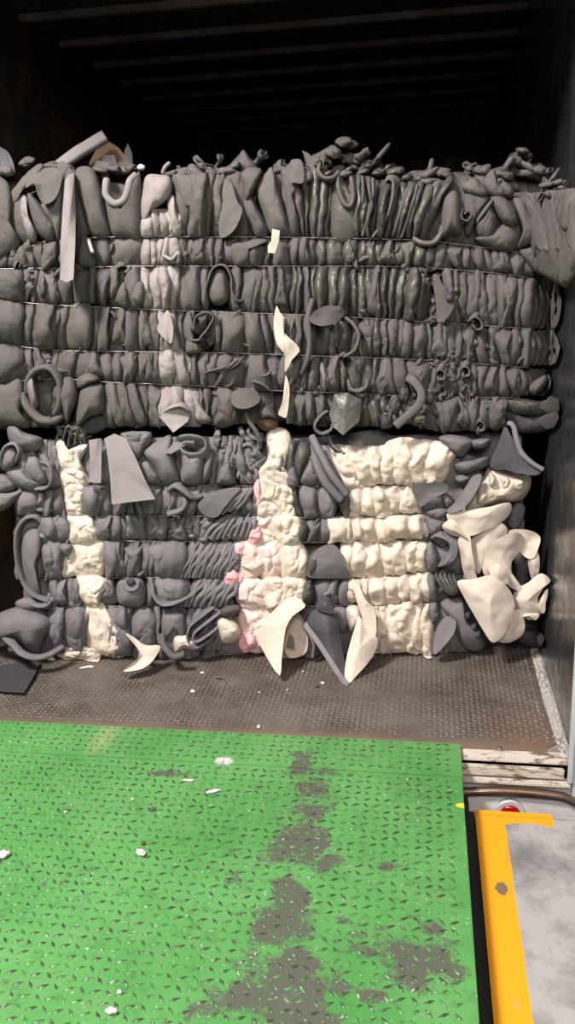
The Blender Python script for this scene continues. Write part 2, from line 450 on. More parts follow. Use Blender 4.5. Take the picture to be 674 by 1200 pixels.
floor = boxes('floor', [(-.02, WX+.02, .0, YB, -.06, -.006)], metal_wall('gritty_subfloor', (.27, .25, .23), .8, .0, var=.5)); tag(floor, kind='structure')
pts = [(.01, .05), (2.05, .05), (2.36, .055), (2.372, .07), (2.365, .085), (2.385, .10), (2.40, .115), (2.398, .2), (2.393, .4), (2.398, .9), (2.40, 1.3), (.01, 1.3)]
V = [(x, y, 0) for x, y in pts]+[(x, y, -.006) for x, y in pts]; K = len(pts)
tp = link('tread_plate', V, [tuple(range(K)), tuple(range(2*K-1, K-1, -1))]+[(i, i+K, (i+1) % K+K, (i+1) % K) for i in range(K)], M['tread'], floor, False)
cells = []; pit = .0195
for j in range(int(.80/pit)):
    for i in range(int(2.37/pit)):
        x = .03+i*pit; y = .125+j*pit
        if x < 2.385: cells.append((x, y, R(45) if (i+j) % 2 else R(-45)))
lug_mesh('tread_lugs', cells, .0100, .0031, .0022, M['lug'], tp)
# grit lying in the strip between plate and wall
V = []; F = []
for i in range(260):
    y = random.uniform(.03, 1.0); x = random.uniform(2.402, WX-.004) if random.random() < .8 else random.uniform(2.36, 2.43)
    s = random.uniform(.002, .008); b = len(V)
    for q in range(5):
        a = q*1.257+random.random(); V.append((x+math.cos(a)*s, y+math.sin(a)*s*1.3, -.006)); 
    V.append((x, y, -.006+s*.9+.004)); F += [(b+q, b+(q+1) % 5, b+5) for q in range(5)]
gr = link('grit', V, F, foam('grey_grit', (.42, .40, .37), .3), None, False); tag(gr, 'pale grit and crumbs in the gap along the right wall', 'grit', kind='stuff')

# rear sill of the vehicle
m_, nt, bs = nodes('peeling_cream_paint'); M['sill'] = m_
g = nt.nodes.new('ShaderNodeNewGeometry'); mp = N(nt, 'ShaderNodeMapping'); mp.inputs['Scale'].default_value = (.45, 1, 1.6)
nt.links.new(g.outputs['Position'], mp.inputs['Vector'])
base = mix(nt, ramp(nt, obj_noise(nt, 26, 7, mp.outputs[0], .7), [(.41, 0.0), (.50, 1.0)]), (.15, .095, .065), (.56, .51, .44))
nt.links.new(base, bs.inputs['Base Color']); bs.inputs['Roughness'].default_value = .75
bump(nt, bs, obj_noise(nt, 40, 6, mp.outputs[0], .7), .006, .6)
sill = empty('trim_4', (0, 0, 0)); tag(sill, kind='structure')
boxes('sill_plate', [(0, 2.42, -.005, .06, -.012, -.001)], M['sill'], sill, .003)
boxes('sill_channel', [(0, 2.41, -.014, .0, -.060, -.020)], M['sill'], sill, .005)
boxes('sill_ledge', [(0, 2.43, -.026, -.004, -.082, -.066)], M['sill'], sill, .004)
boxes('sill_apron', [(0, 2.53, .0, .02, -.32, -.012)], metal_wall('dirty_white_apron', (.46, .44, .43), .6, .1, rust=.3), sill)
def cyl(name, c, r, depth, mat, parent, seg=20, axis='y', r2=None):
    bm = bmesh.new(); bmesh.ops.create_cone(bm, cap_ends=True, segments=seg, radius1=r, radius2=r if r2 is None else r2, depth=depth)
    if axis == 'y': bmesh.ops.rotate(bm, verts=bm.verts, matrix=Matrix.Rotation(R(90), 3, 'X'))
    bmesh.ops.translate(bm, verts=bm.verts, vec=c)
    me = bpy.data.meshes.new(name); bm.to_mesh(me); bm.free(); me.materials.append(mat)
    me.polygons.foreach_set('use_smooth', [len(p.vertices) == 4 for p in me.polygons])
    o = bpy.data.objects.new(name, me); COL.objects.link(o); o.parent = parent; return o
p = onz(586, 878, 0.0)
cyl('sill_bolt', (p.x, p.y+.005, .002), .011, .006, M['bolt'], sill, axis='z', r2=.008)
cyl('bolt_ring', (p.x, p.y+.005, .0005), .017, .003, M['tread'], sill, axis='z')

# ---- tail lamp panel below the sill, seen through the gap
lamp = empty('tail_lamp_panel', (2.25, -.03, -.18)); tag(lamp, 'white panel with round red tail lamp in the gap below the rusty sill', 'tail lamp')
def sub(o): setparent(o, lamp); return o
zc = -.165; px_ = ony(598, 950, -.05)
sub(boxes('panel', [(2.09, 2.47, -.035, -.012, -.30, -.125)], metal_wall('chipped_white_panel', (.62, .62, .64), .5, .1, var=.2), None, .004))
sub(cyl('lamp_ring', (px_.x, -.045, px_.z-.01), .046, .02, M['post'], None))
sub(cyl('red_lens', (px_.x, -.054, px_.z-.01), .038, .02, M['red'], None, r2=.030))['label'] = 'round red lens'
# arched dark guard bar above it
V = []; F = []; n = 24
for i in range(n+1):
    t = i/n; x = lerp(2.07, 2.52, t); zt = -.100+.016*math.sin(math.pi*min(1, t*1.15))-(.05*max(0, t-.75)*4 if t > .75 else 0)*.8
    for y, z in ((-.05, zt), (-.05, zt-.020), (-.03, zt-.022), (-.03, zt+.002)): V.append((x, y, z))
for i in range(n):
    for j in range(4):
        a = i*4+j; b = i*4+(j+1) % 4; F.append((a, a+4, b+4, b))
sub(link('guard_bar', V, F, metal_wall('tarnished_guard', (.16, .11, .085), .35, .7, (.4, 1, 1), rust=.4), None))

# ---- dock floor, painted edge, pit
m_, nt, bs = nodes('dock_concrete'); M['dock'] = m_
g = nt.nodes.new('ShaderNodeNewGeometry'); sep = nt.nodes.new('ShaderNodeSeparateXYZ'); nt.links.new(g.outputs['Position'], sep.inputs[0])
n1 = obj_noise(nt, 6.5, 8, rough=.68)
base = mix(nt, ramp(nt, n1, [(.36, 0.0), (.56, 1.0)]), (.17, .165, .17), (.36, .345, .345))
base = mix(nt, ramp(nt, obj_noise(nt, 17, 6, rough=.6), [(.60, 0.0), (.68, .85)]), base, (.20, .20, .21))
# yellow safety paint: a band along the pit, a thin return along the dock nose
def band(ch, lo, hi, soft, warp):
    ad = N(nt, 'ShaderNodeMath', operation='MULTIPLY_ADD'); nt.links.new(warp, ad.inputs[0]); ad.inputs[1].default_value = soft; nt.links.new(sep.outputs[ch], ad.inputs[2])
    a = N(nt, 'ShaderNodeMapRange'); nt.links.new(ad.outputs[0], a.inputs[0]); a.inputs[1].default_value = lo+soft*.5-.001; a.inputs[2].default_value = lo+soft*.5+.001
    b = N(nt, 'ShaderNodeMapRange'); nt.links.new(ad.outputs[0], b.inputs[0]); b.inputs[1].default_value = hi+soft*.5+.001; b.inputs[2].default_value = hi+soft*.5-.001
    c = N(nt, 'ShaderNodeMath', operation='MULTIPLY'); nt.links.new(a.outputs[0], c.inputs[0]); nt.links.new(b.outputs[0], c.inputs[1]); return c.outputs[0]
wn = obj_noise(nt, 14, 5)
y1 = band(0, 1.9, 2.209, .012, wn); y2 = band(1, -.205, -.1, .05, wn); y2x = band(0, 2.2, 2.355, .03, wn)
mm = N(nt, 'ShaderNodeMath', operation='MULTIPLY'); nt.links.new(y2, mm.inputs[0]); nt.links.new(y2x, mm.inputs[1])
mx = N(nt, 'ShaderNodeMath', operation='MAXIMUM'); nt.links.new(y1, mx.inputs[0]); nt.links.new(mm.outputs[0], mx.inputs[1])
chip = ramp(nt, obj_noise(nt, 21, 6, rough=.6), [(.66, 1.0), (.69, 0.15)])
mm2 = N(nt, 'ShaderNodeMath', operation='MULTIPLY'); nt.links.new(mx.outputs[0], mm2.inputs[0]); nt.links.new(chip, mm2.inputs[1])
base = mix(nt, mm2.outputs[0], base, (.80, .325, .008))
def dspot(x, y, sx, sy, lo, hi):
    q = onz(x, y, -.1); g = nt.nodes.new('ShaderNodeNewGeometry'); mp = N(nt, 'ShaderNodeMapping'); mp.vector_type = 'TEXTURE'
    mp.inputs['Location'].default_value = (q.x, q.y, -.1); mp.inputs['Scale'].default_value = (sx, sy, 1)
    nt.links.new(g.outputs['Position'], mp.inputs['Vector']); ln = N(nt, 'ShaderNodeVectorMath', operation='LENGTH'); nt.links.new(mp.outputs[0], ln.inputs[0])
    k = N(nt, 'ShaderNodeMath', operation='MULTIPLY_ADD'); nt.links.new(obj_noise(nt, 45, 6, rough=.65), k.inputs[0]); k.inputs[1].default_value = 2.2; nt.links.new(ln.outputs['Value'], k.inputs[2])
    return ramp_inv(k.outputs[0], lo, hi)
def ramp_inv(sock, lo, hi):
    r = N(nt, 'ShaderNodeMapRange'); nt.links.new(sock, r.inputs[0]); r.inputs[1].default_value = hi; r.inputs[2].default_value = lo; return r.outputs[0]
base = mix(nt, dspot(588, 1040, .022, .034, 1.75, 1.9), base, (.17, .12, .07))
sm = N(nt, 'ShaderNodeMath', operation='MULTIPLY'); nt.links.new(dspot(622, 1005, .06, .10, 1.2, 2.3), sm.inputs[0]); sm.inputs[1].default_value = .7
base = mix(nt, sm.outputs[0], base, (.13, .13, .135))
nt.links.new(base, bs.inputs['Base Color']); bs.inputs['Roughness'].default_value = .55
bump(nt, bs, obj_noise(nt, 70, 5), .002, .35)
ZD = -.10
dock = boxes('dock_floor', [(2.121, 5.5, -5.5, -.17, ZD-.25, ZD), (-3.0, 2.121, -5.5, -2.6, ZD-.25, ZD), (-3.0, -.02, -2.6, -.17, ZD-.25, ZD)], M['dock']); tag(dock, kind='structure')
nose = boxes('trim_5', [(2.122, 5.5, -.17, -.14, ZD-.25, ZD)], M['dock'], None, .003); tag(nose, kind='structure')
pit = boxes('pit_lining', [(-.02, 2.12, -2.6, -.14, -.62, -.6), (2.10, 2.119, -2.6, -.14, -.6, -.11), (-.02, -.004, -2.6, -.14, -.6, -.11)], M['black']); tag(pit, kind='structure')
yard = boxes('yard_ground', [(-4, 6, -.139, 9, -1.25, -1.2)], M['dock']); tag(yard, kind='structure')

# ---- green dock leveller
lev = empty('dock_leveler', (1.1, -.6, 0)); tag(lev, 'scuffed green tread-plate dock leveler bridging into the truck', 'dock leveler')
def L_(o): setparent(o, lev); return o
m_, nt, bs = nodes('worn_green_paint'); M['green'] = m_
g = nt.nodes.new('ShaderNodeNewGeometry'); pos = g.outputs['Position']
base = mix(nt, ramp(nt, obj_noise(nt, 2.4, 5), [(.35, 0.0), (.65, 1.0)]), (.062, .240, .058), (.100, .305, .088))
base = mix(nt, ramp(nt, obj_noise(nt, 9, 6), [(.5, 0.0), (.75, .35)]), base, (.165, .30, .13))
base = mix(nt, ramp(nt, obj_noise(nt, 30, 6, rough=.7), [(.52, 0.0), (.70, .55)]), base, (.045, .10, .035))
wv = N(nt, 'ShaderNodeTexNoise', Scale=15, Detail=10, Roughness=.78); nt.links.new(pos, wv.inputs['Vector'])
def spot(x, y, sx, sy, gain=1.0, ang=0):
    q = onz(x, y, .02)
    mp = N(nt, 'ShaderNodeMapping'); mp.vector_type = 'TEXTURE'
    mp.inputs['Location'].default_value = (q.x, q.y, .02); mp.inputs['Scale'].default_value = (sx, sy, 1); mp.inputs['Rotation'].default_value = (0, 0, ang)
    nt.links.new(pos, mp.inputs['Vector'])
    ln = N(nt, 'ShaderNodeVectorMath', operation='LENGTH'); nt.links.new(mp.outputs[0], ln.inputs[0])
    ms = N(nt, 'ShaderNodeMapRange'); nt.links.new(ln.outputs['Value'], ms.inputs[0]); ms.inputs[1].default_value = 1.7; ms.inputs[2].default_value = .2; ms.inputs[4].default_value = gain
    return ms.outputs[0]
acc = None
SP = [(370, 925, .07, .09, .75), (352, 985, .08, .11, 1.0), (335, 1080, .07, .10, 1.0), (330, 1150, .13, .10, .9), (490, 1125, .10, .08, .9), (300, 1010, .07, .05, .5), (440, 1090, .12, .06, .4), (240, 1180, .06, .04, .5), (130, 1010, .25, .14, .22), (352, 895, .04, .09, .8), (385, 905, .09, .035, .7), (362, 950, .05, .05, .9), (362, 990, .045, .075, 1.25), (385, 1008, .035, .03, 1.1),
      (340, 1050, .05, .06, 1.3), (318, 1085, .05, .03, 1.0), (345, 1130, .06, .07, 1.0), (300, 1165, .10, .05, .95), (350, 1190, .08, .05, 1.0), (485, 1120, .060, .045, 1.2),
      (455, 1015, .025, .02, .8), (275, 1020, .03, .05, .55), (230, 1185, .04, .03, .55), (190, 905, .10, .02, .5), (440, 1165, .08, .03, .6), (90, 970, .05, .03, .35), (505, 1090, .03, .03, .7), (60, 1085, .05, .03, .35), (420, 885, .06, .015, .6)]
for s in SP:
    o = spot(*s)
    if acc is None: acc = o
    else:
        a = N(nt, 'ShaderNodeMath', operation='MAXIMUM'); nt.links.new(acc, a.inputs[0]); nt.links.new(o, a.inputs[1]); acc = a.outputs[0]
a = N(nt, 'ShaderNodeMath', operation='MULTIPLY_ADD'); nt.links.new(acc, a.inputs[0]); a.inputs[1].default_value = .36; nt.links.new(wv.outputs['Fac'], a.inputs[2])
dark = ramp(nt, a.outputs[0], [(.63, 0.0), (.72, .92)])
base = mix(nt, dark, base, (.085, .078, .070))
wl = N(nt, 'ShaderNodeTexNoise', Scale=95, Detail=3); nt.links.new(pos, wl.inputs['Vector'])
base = mix(nt, ramp(nt, wl.outputs['Fac'], [(.69, 0.0), (.73, .6)]), base, (.55, .55, .50))
q1 = spot(123, 862, .045, .11, 1.0); base = mix(nt, ramp(nt, q1, [(.2, 0.0), (.9, .30)]), base, (.45, .36, .22))
q2 = spot(543, 943, .022, .012, 1.0); base = mix(nt, ramp(nt, q2, [(.45, 0.0), (.5, 1.0)]), base, (.85, .55, .03))
nt.links.new(base, bs.inputs['Base Color']); bs.inputs['Roughness'].default_value = .42
nt.links.new(ramp(nt, dark, [(0.0, .40), (1.0, .55)]), bs.inputs['Roughness'])
bump(nt, bs, obj_noise(nt, 55, 5), .0025, .4)
# lugs: green flanks, paint rubbed to dirty steel on a share of them
m_, nt2, bs2 = nodes('rubbed_green_lugs'); M['glug'] = m_
b2 = mix(nt2, ramp(nt2, obj_noise(nt2, 26, 3), [(.44, 0.0), (.60, 1.0)]), (.040, .055, .030), (.07, .215, .055))
b2 = mix(nt2, ramp(nt2, obj_noise(nt2, 70, 3), [(.62, 0.0), (.68, .8)]), b2, (.42, .42, .38))
nt2.links.new(b2, bs2.inputs['Base Color']); bs2.inputs['Roughness'].default_value = .36
LZ = .018
L_(boxes('lip_plate', [(.06, 2.082, -.150, .050, LZ-.016, LZ)], M['green'], None, .002))
L_(boxes('deck_plate', [(.06, 2.080, -2.58, -.1525, LZ-.014, LZ-.001)], M['green'], None, .0015))
L_(boxes('edge_skirt', [(2.052, 2.074, -2.58, -.20, -.30, LZ-.016)], M['black']))
L_(boxes('rubber_seal', [(2.083, 2.098, -2.58, -.165, -.09, -.035)], M['black'], None, .003))
cells = []; pit_ = .0305
for j in range(int(1.75/pit_)):
    for i in range(int(2.0/pit_)):
        x = .085+i*pit_; y = .035-j*pit_
        if abs(y+.151) < .012: continue
        cells.append((x, y, (R(28) if (i+j) % 2 else R(-52))+random.uniform(-.06, .06)))
L_(lug_mesh('tread_lugs', cells, .0140, .0043, .0028, M['glug'], None, LZ-.0005))
#==BALES==
def core(name, parent, ytop, ybot, x0, x1, w0, depth, mat):
    """dark packed body of the bale behind its front folds: lumpy box with uneven faces"""
    a = P((x0+x1)/2, ytop, w0); b = P((x0+x1)/2, ybot, w0)
    l, r = P(x0, (ytop+ybot)/2, w0), P(x1, (ytop+ybot)/2, w0)
    zt, zb = a.z, max(b.z, .004)
    bm = bmesh.new(); nx, ny, nz = 40, 18, 20
    V = {}
    def vert(i, j, k):
        if (i, j, k) in V: return V[(i, j, k)]
        p = l.lerp(r, i/nx) - NRM*(depth*j/ny); p.z = lerp(zb, zt, k/nz)
        c = Vector((l.x+r.x, 0, 0))/2
        d = fbm(p, 7, 3)*.02
        s = Vector(((i/nx-.5)*2 if i in (0, nx) else 0, (j/ny-.5)*2 if j in (0, ny) else 0, (k/nz-.5)*2 if k in (0, nz) else 0))
        bulge = .03*math.sin(math.pi*k/nz)
        if i in (0, nx): p.x += s.x*(bulge*.6-.01)
        row_ = abs(math.sin(k/nz*math.pi*6))
        p += s*(d+.015*row_*(0 if k in (0, nz) else 1)*(.4 if j == 0 else 1))
        if k == nz: p.z += d
        if k == 0: p.z = zb
        V[(i, j, k)] = bm.verts.new(p); return V[(i, j, k)]
    for i in range(nx):
        for j in range(ny):
            for k, fl in ((0, 1), (nz, 0)):
                q = [vert(i, j, k), vert(i+1, j, k), vert(i+1, j+1, k), vert(i, j+1, k)]; bm.faces.new(q[::-1] if fl else q)
        for k in range(nz):
            for j, fl in ((0, 0), (ny, 1)):
                q = [vert(i, j, k), vert(i+1, j, k), vert(i+1, j, k+1), vert(i, j, k+1)]; bm.faces.new(q[::-1] if fl else q)
    for j in range(ny):
        for k in range(nz):
            for i, fl in ((0, 1), (nx, 0)):
                q = [vert(i, j, k), vert(i, j+1, k), vert(i, j+1, k+1), vert(i, j, k+1)]; bm.faces.new(q[::-1] if fl else q)
    me = bpy.data.meshes.new(name); bm.to_mesh(me); bm.free(); me.materials.append(mat)
    for p in me.polygons: p.use_smooth = True
    o = bpy.data.objects.new(name, me); COL.objects.link(o); o.parent = parent; return o

UB = empty('foam_bale'); tag(UB, 'upper bale of compressed grey foam with a pale grey column, on the lower bale', 'bale', 'wire-tied foam bales')
LB = empty('foam_bale'); tag(LB, 'lower bale of compressed grey foam with cream columns, on the steel tread plate', 'bale', 'wire-tied foam bales')
core('packed_core', UB, 212, 495, -38, 618, -.085, 1.1, M['g'])
core('packed_core', LB, 516, 772, 26, 608, -.085, 1.1, M['g'])

# ------- row boundaries (photo pixels)
uT = poly((0, 206), (40, 197), (100, 197), (160, 206), (200, 203), (300, 200), (330, 194), (380, 200), (440, 208), (480, 212), (530, 215), (560, 205), (640, 218))
uW = [None,
 poly((-20, 297), (20, 293), (30, 284), (100, 279), (165, 277), (330, 278), (420, 280), (480, 281), (520, 284), (560, 290), (600, 295), (640, 302)),
 poly((0, 315), (100, 313), (160, 312), (330, 312), (440, 312), (490, 313), (540, 316), (600, 322), (640, 328)),
 poly((-20, 349), (40, 357), (100, 356), (160, 362), (200, 363), (300, 367), (400, 370), (480, 376), (560, 380), (600, 384), (640, 385)),
 poly((-20, 396), (30, 405), (60, 410), (160, 412), (300, 414), (330, 416), (440, 418), (500, 422), (560, 427), (640, 432)),
 poly((-20, 452), (60, 443), (120, 447), (160, 450), (200, 452), (300, 457), (400, 461), (480, 463), (530, 466), (620, 464)),
 poly((-20, 500), (60, 500), (200, 500), (300, 496), (400, 500), (480, 498), (520, 507), (600, 500))]
lT = poly((0, 528), (60, 514), (110, 516), (160, 514), (300, 511), (340, 515), (390, 524), (480, 516), (530, 524), (560, 538), (640, 545))
lW = [None,
 poly((-20, 585), (30, 575), (75, 571), (160, 568), (245, 569), (330, 570), (490, 569), (640, 574)),
 poly((-20, 604), (60, 605), (160, 604), (220, 605), (330, 607), (440, 606), (500, 602), (640, 604)),
 poly((-20, 634), (160, 634), (220, 635), (330, 636), (440, 636), (500, 633), (640, 634)),
 poly((-20, 680), (110, 678), (160, 676), (220, 677), (330, 678), (440, 677), (500, 671), (640, 672)),
 poly((-20, 713), (110, 710), (220, 712), (330, 711), (440, 708), (500, 706), (640, 706)),
 poly((-20, 760), (60, 765), (100, 769), (220, 771), (280, 767), (330, 771), (400, 766), (500, 766), (640, 760))]

# ------- upper bale rows
row(UB, uT, uW[1], [205, 'g', (222, 220), 'g+', (243, 241), 'g', (252, 250), 'g', (263, 258), 'g_', (300, 298)], .045)
row(UB, poly((160, 240), (200, 246)), uW[1], [165, 'l', 178, 'l', 187, 'l+', 196, 'l', 205, 'l', 212], .04)
row(UB, uT, uW[1], [(330, 336), 'g', (344, 349), 'g', (353, 358), 'g', (364, 364), 's', (373, 371), 's', (384, 380), 's_', (392, 388), 's_', (404, 400), 's_', (418, 414), 's+', (424, 420), 's', (431, 427),
     's+', (438, 433), 's_', (446, 440), 's+', (462, 449), 's', (470, 456), 's', (480, 463), 's+', (490, 472), 's', (499, 481), 's+', (511, 490), 's', (522, 503), 'g_', (560, 560), 'g_', (640, 640)], .045)
row(UB, uW[1], uW[2], [-30, 'g', -8, 'g', 12, 'gt', 48, 'g', 68, 'g', 92, 'g', 110, 'gf', 128, 'gf', 167, 'l', 175, 'l', 183, 'l+', 191, 'l', 200, 'l', 211, 'gt', 243, 'g', (252, 250), 'g', (262, 260),
     'gf', 281, 'g', 291, 'g', 308, 'g_', 318, 'gf', 340, 'g', 349, 'g', 362, 'g', (373, 370), 's', 382, 's', 402, 'sf', 418, 's', 427, 's', 441, 's', 452, 's', 462, 's', 474, 's', (484, 480), 's', (500, 494),
     'gf', 511, 'g', 521, 'gt', 540, 'g', 551, 'g', 560, 'gt', 585, 'g', 598, 'g', 612, 'g', 628], .034)
row(UB, uW[2], uW[3], [-40, 'gf', -5, 'g+', 28, 'gt', 42, 'g+', 68, 'gf', 84, 'g', 104, 'gf', 112, 'g_', 126, 'g', 139, 'g_', 145, 'g', 168, 'l', 178, 'l', 189, 'l+', 199, 'l', 209, 'gf', 235, 'g', 243, '-', 271, 'g', (281, 283),
     'gf', 300, 'g', (316, 318), 'gf', 326, 'g', 341, 's', 347, 's', 354, 'g', 364, 's', (374, 370), 's+', (386, 381), 's', (399, 394), 'sf', (412, 406), 's', 420, 's', 428, 's', 437, 's', 446, 's+', (458, 452),
     's', (468, 462), 's', (478, 470), 's+', (492, 486), 'sf', (508, 503), '-', (520, 520), 'gt', 548, 'g', 560, 'gt', 580, 'gf', 592, 'gf', (605, 602), 'gf', (616, 612), 'gf', (632, 626)], .042)
row(UB, uW[3], uW[4], [-40, 'gf+', 27, 'g', 42, 'g+', 64, 'gf', 80, 'gf+', 106, 'gf', 114, 'gf', 126, 'gf_', 147, 'gf', 163, 'gf', (176, 172), 'g', (185, 190), 'l', 196, 'l', 206, 'g_', 219, 'g', 228, '-', 248, 'g', (258, 257),
     'gf+', (287, 288), 'gf+', (306, 311), 'g', (314, 320), 'g_', 332, 'g', 345, 'g', 356, 'g', (370, 367), 'g_', 386, 's_', 397, 's_', 411, 's_', 424, 's', 436, 's', 446, 'g', 455, 'g+', 468, 'g+', 484, 'g', 498, 's', 506,
     'gt', 528, 'g', 541, 'gt', 561, 'g', 573, 'g', 585, 'gf', 598, 'gf', (612, 610), 'gf', (624, 621)], .042)
row(UB, uW[4], uW[5], [-30, 'g', 30, 'gt', 66, 'g', 90, 'gf', 118, 'gf', 133, 'g', 144, 'gf+', 160, 'g', (172, 174), 'gt', 186, 'l+', 203, 'l', 213, 'l', 223, 'g', 232, 'g', 242, 'g', 256, 'gf', (288, 288), 'gf', (312, 316), 'g_', 330,
     'g', 343, 'g', 353, 'g', 364, 'g+', 375, 'g', 387, 'g', 398, 's', 406, 's_', 425, 's', 437, 's', 445, 'gf', 462, 'gf', 480, 'gf+', 504, 'gt', 534, 'gt', 560, 'g', 571, 'g', 583, 'gf', 596, 'gf', (612, 610)], .036)
row(UB, uW[5], uW[6], [-30, 'g', 30, 'g_', 60, '-', 120, 'g+', (135, 140), 'g+', (147, 155), 'g', (160, 168), 'g', (172, 176), 'g', 187, 'l', 199, 'l+', 214, 'l', (228, 236), 'g', (236, 243), 'g', (247, 250), 'g', 257, 'g+', 280, 'g_', 318, '-', 334,
     'g', 345, 'g', 356, 'g+', 370, 'g', 384, 'g_', 424, 's', 435, 's', 446, 's', 456, 's', 465, 's_', 500, 'gf_', 516, 'g', 528, 'g', 540, 'g', 551, 'g', 562, 'g', 575, 'g', (586, 578)], .038)

# ------- lower bale rows
row(LB, lT, lW[1], [20, 'gt', 68, '-', 100, 'g_', 130, 'g_', 165, 'g_', 245, 'gt', 303, '-', 338, 's', (350, 352), 'g', (366, 360), 'g', (378, 384), 'g_', 410, '-', 500, 'g_', 560, '-', 562], .04)
row(LB, lW[1], lW[2], [20, 'g', 42, 'gt', 62, 'g', 77, '-', 97, 'gf+', 118, 'g', 130, 'gt', 165, 'gf', 190, 'gt', 232, 'g', 262, 'g', 281, 'gt', 305, '-', 340, 's', (352, 357), 'g+', (368, 374), 'g', 392, '-', 488, 'g_', 560], .04)
row(LB, lW[2], lW[3], [20, 'g_', 45, 'gt', 62, 'g', 83, '-', 112, 'gf', 130, 'g', 140, 'g', 150, 'gt', 162, 'g', 172, 'g', 184, 'g', 196, 'g', 208, 'g', 218, 'gt', 292, '-', 345, 's', 360, 'g', 371, 'g', 387, '-', 497, 'g_', 545], .036)
row(LB, lW[3], lW[4], [20, 'g_', 50, 'g+', 70, 'g', 80, '-', 122, 'g+', (138, 132), 'g', (145, 141), 'g', (156, 150), 'g', (163, 168), 'g', (176, 174), 'g', (187, 180), 'gf+', (216, 218), 'gt', 276, '-', 356, '-', 415, '-', 500, 'g_', 550], .042)
row(LB, lW[4], lW[5], [30, 'g_', 57, 'g', 66, 'g', 76, 'g', 88, 'g', 96, '-', 118, 'gf', 135, '-', 170, 'g', 182, 'gf', 222, 'gt', 272, '-', 357, 's', 368, 'gf+', 388, 'gf+', (400, 396), 'gf', 414, '-', 505, 'g_', 550], .042)
row(LB, lW[5], lW[6], [20, 'g_', 55, 'g+', 75, 'g', 102, '-', 126, 'g', (141, 138), 'g', 158, 'g+', (181, 185), 'g', (190, 194), 'gf', (218, 216), 'gt', 250, 'g_', 285, '-', 352, 'g_', 410, '-', 510, 'g_', 560], .045)

# ------- cream columns, lumpy torn foam, one piece per lump
def lumps(parent, defs, mat, D=.05, **k):
    base_mat = mat
    for d in defs:
        mat = 'm' if base_mat == 'c' and (260 < d[0][0] < 304) and d[0][1] > 580 else base_mat; c_ = (sum(q[0] for q in d)/len(d), sum(q[1] for q in d)/len(d)); e = [(c_[0]+(q[0]-c_[0])*1.13, c_[1]+(q[1]-c_[1])*1.10) for q in d]; puff(parent, M[mat], e, D*random.uniform(.8, 1.15), random.uniform(-.012, .004), rough=.011, cr=.013, nr=14, pw=random.uniform(2.5, 4.5), **k)
# left cream column
lumps(LB, [[(66, 518), (74, 516), (80, 527), (98, 520), (101, 524), (94, 540), (98, 552), (84, 556), (68, 548), (65, 530)],
 [(68, 545), (90, 548), (100, 556), (102, 568), (92, 572), (76, 572), (70, 558)],
 [(76, 568), (98, 568), (98, 590), (95, 605), (80, 604), (77, 590)],
 [(82, 604), (104, 604), (112, 618), (116, 628), (108, 637), (84, 636), (83, 618)],
 [(88, 634), (118, 634), (122, 650), (121, 668), (112, 680), (95, 678), (84, 660)],
 [(70, 652), (82, 645), (92, 650), (94, 668), (80, 676), (68, 672)],
 [(96, 676), (118, 677), (125, 684), (118, 700), (116, 712), (103, 712), (93, 692)],
 [(104, 710), (120, 708), (130, 722), (146, 742), (152, 758), (140, 768), (120, 765), (104, 756), (102, 730)],
 [(76, 760), (90, 755), (104, 758), (116, 764), (112, 775), (94, 772), (78, 772), (70, 768)]], 'c', .055)
# centre cream column with pink left edge
lumps(LB, [[(313, 512), (326, 504), (338, 510), (340, 528), (334, 548), (345, 570), (318, 572), (306, 564), (304, 552), (314, 538)],
 [(303, 556), (320, 560), (332, 570), (330, 600), (325, 607), (306, 606), (301, 585)],
 [(326, 568), (342, 572), (346, 592), (346, 607), (330, 607)],
 [(298, 606), (318, 604), (325, 620), (322, 636), (300, 637), (290, 622)],
 [(320, 606), (348, 606), (352, 622), (350, 637), (328, 637)],
 [(276, 638), (300, 634), (312, 650), (308, 668), (296, 680), (280, 674), (274, 655)],
 [(298, 640), (325, 632), (336, 648), (330, 672), (312, 680), (302, 664)],
 [(328, 636), (350, 636), (361, 652), (360, 670), (352, 679), (332, 678)],
 [(282, 676), (305, 680), (315, 695), (310, 712), (288, 712), (278, 700)],
 [(308, 680), (330, 678), (338, 694), (330, 712), (312, 712)],
 [(332, 678), (356, 678), (360, 694), (354, 712), (334, 712)],
 [(284, 712), (312, 710), (322, 730), (318, 755), (300, 764), (286, 756), (282, 735)],
 [(325, 722), (345, 718), (356, 730), (360, 755), (350, 768), (332, 768), (324, 750)]], 'c', .055)
for d in ([(294, 620), (304, 614), (306, 630), (296, 640), (289, 636)], [(266, 668), (278, 667), (284, 676), (279, 693), (268, 694), (264, 682)], [(284, 742), (296, 745), (300, 756), (290, 763), (282, 756)], [(276, 640), (286, 636), (290, 644), (280, 652), (275, 648)], [(302, 560), (306, 574), (307, 592), (301, 598), (298, 580)]):
    cq = (sum(q[0] for q in d)/len(d), sum(q[1] for q in d)/len(d)); puff(LB, M['k'], [(cq[0]+(q[0]-cq[0])*1.25, cq[1]+(q[1]-cq[1])*1.25) for q in d], .05, 0, name='pink_foam_lump', rough=.012, cr=.01, nr=12)['label'] = 'pink foam lump'
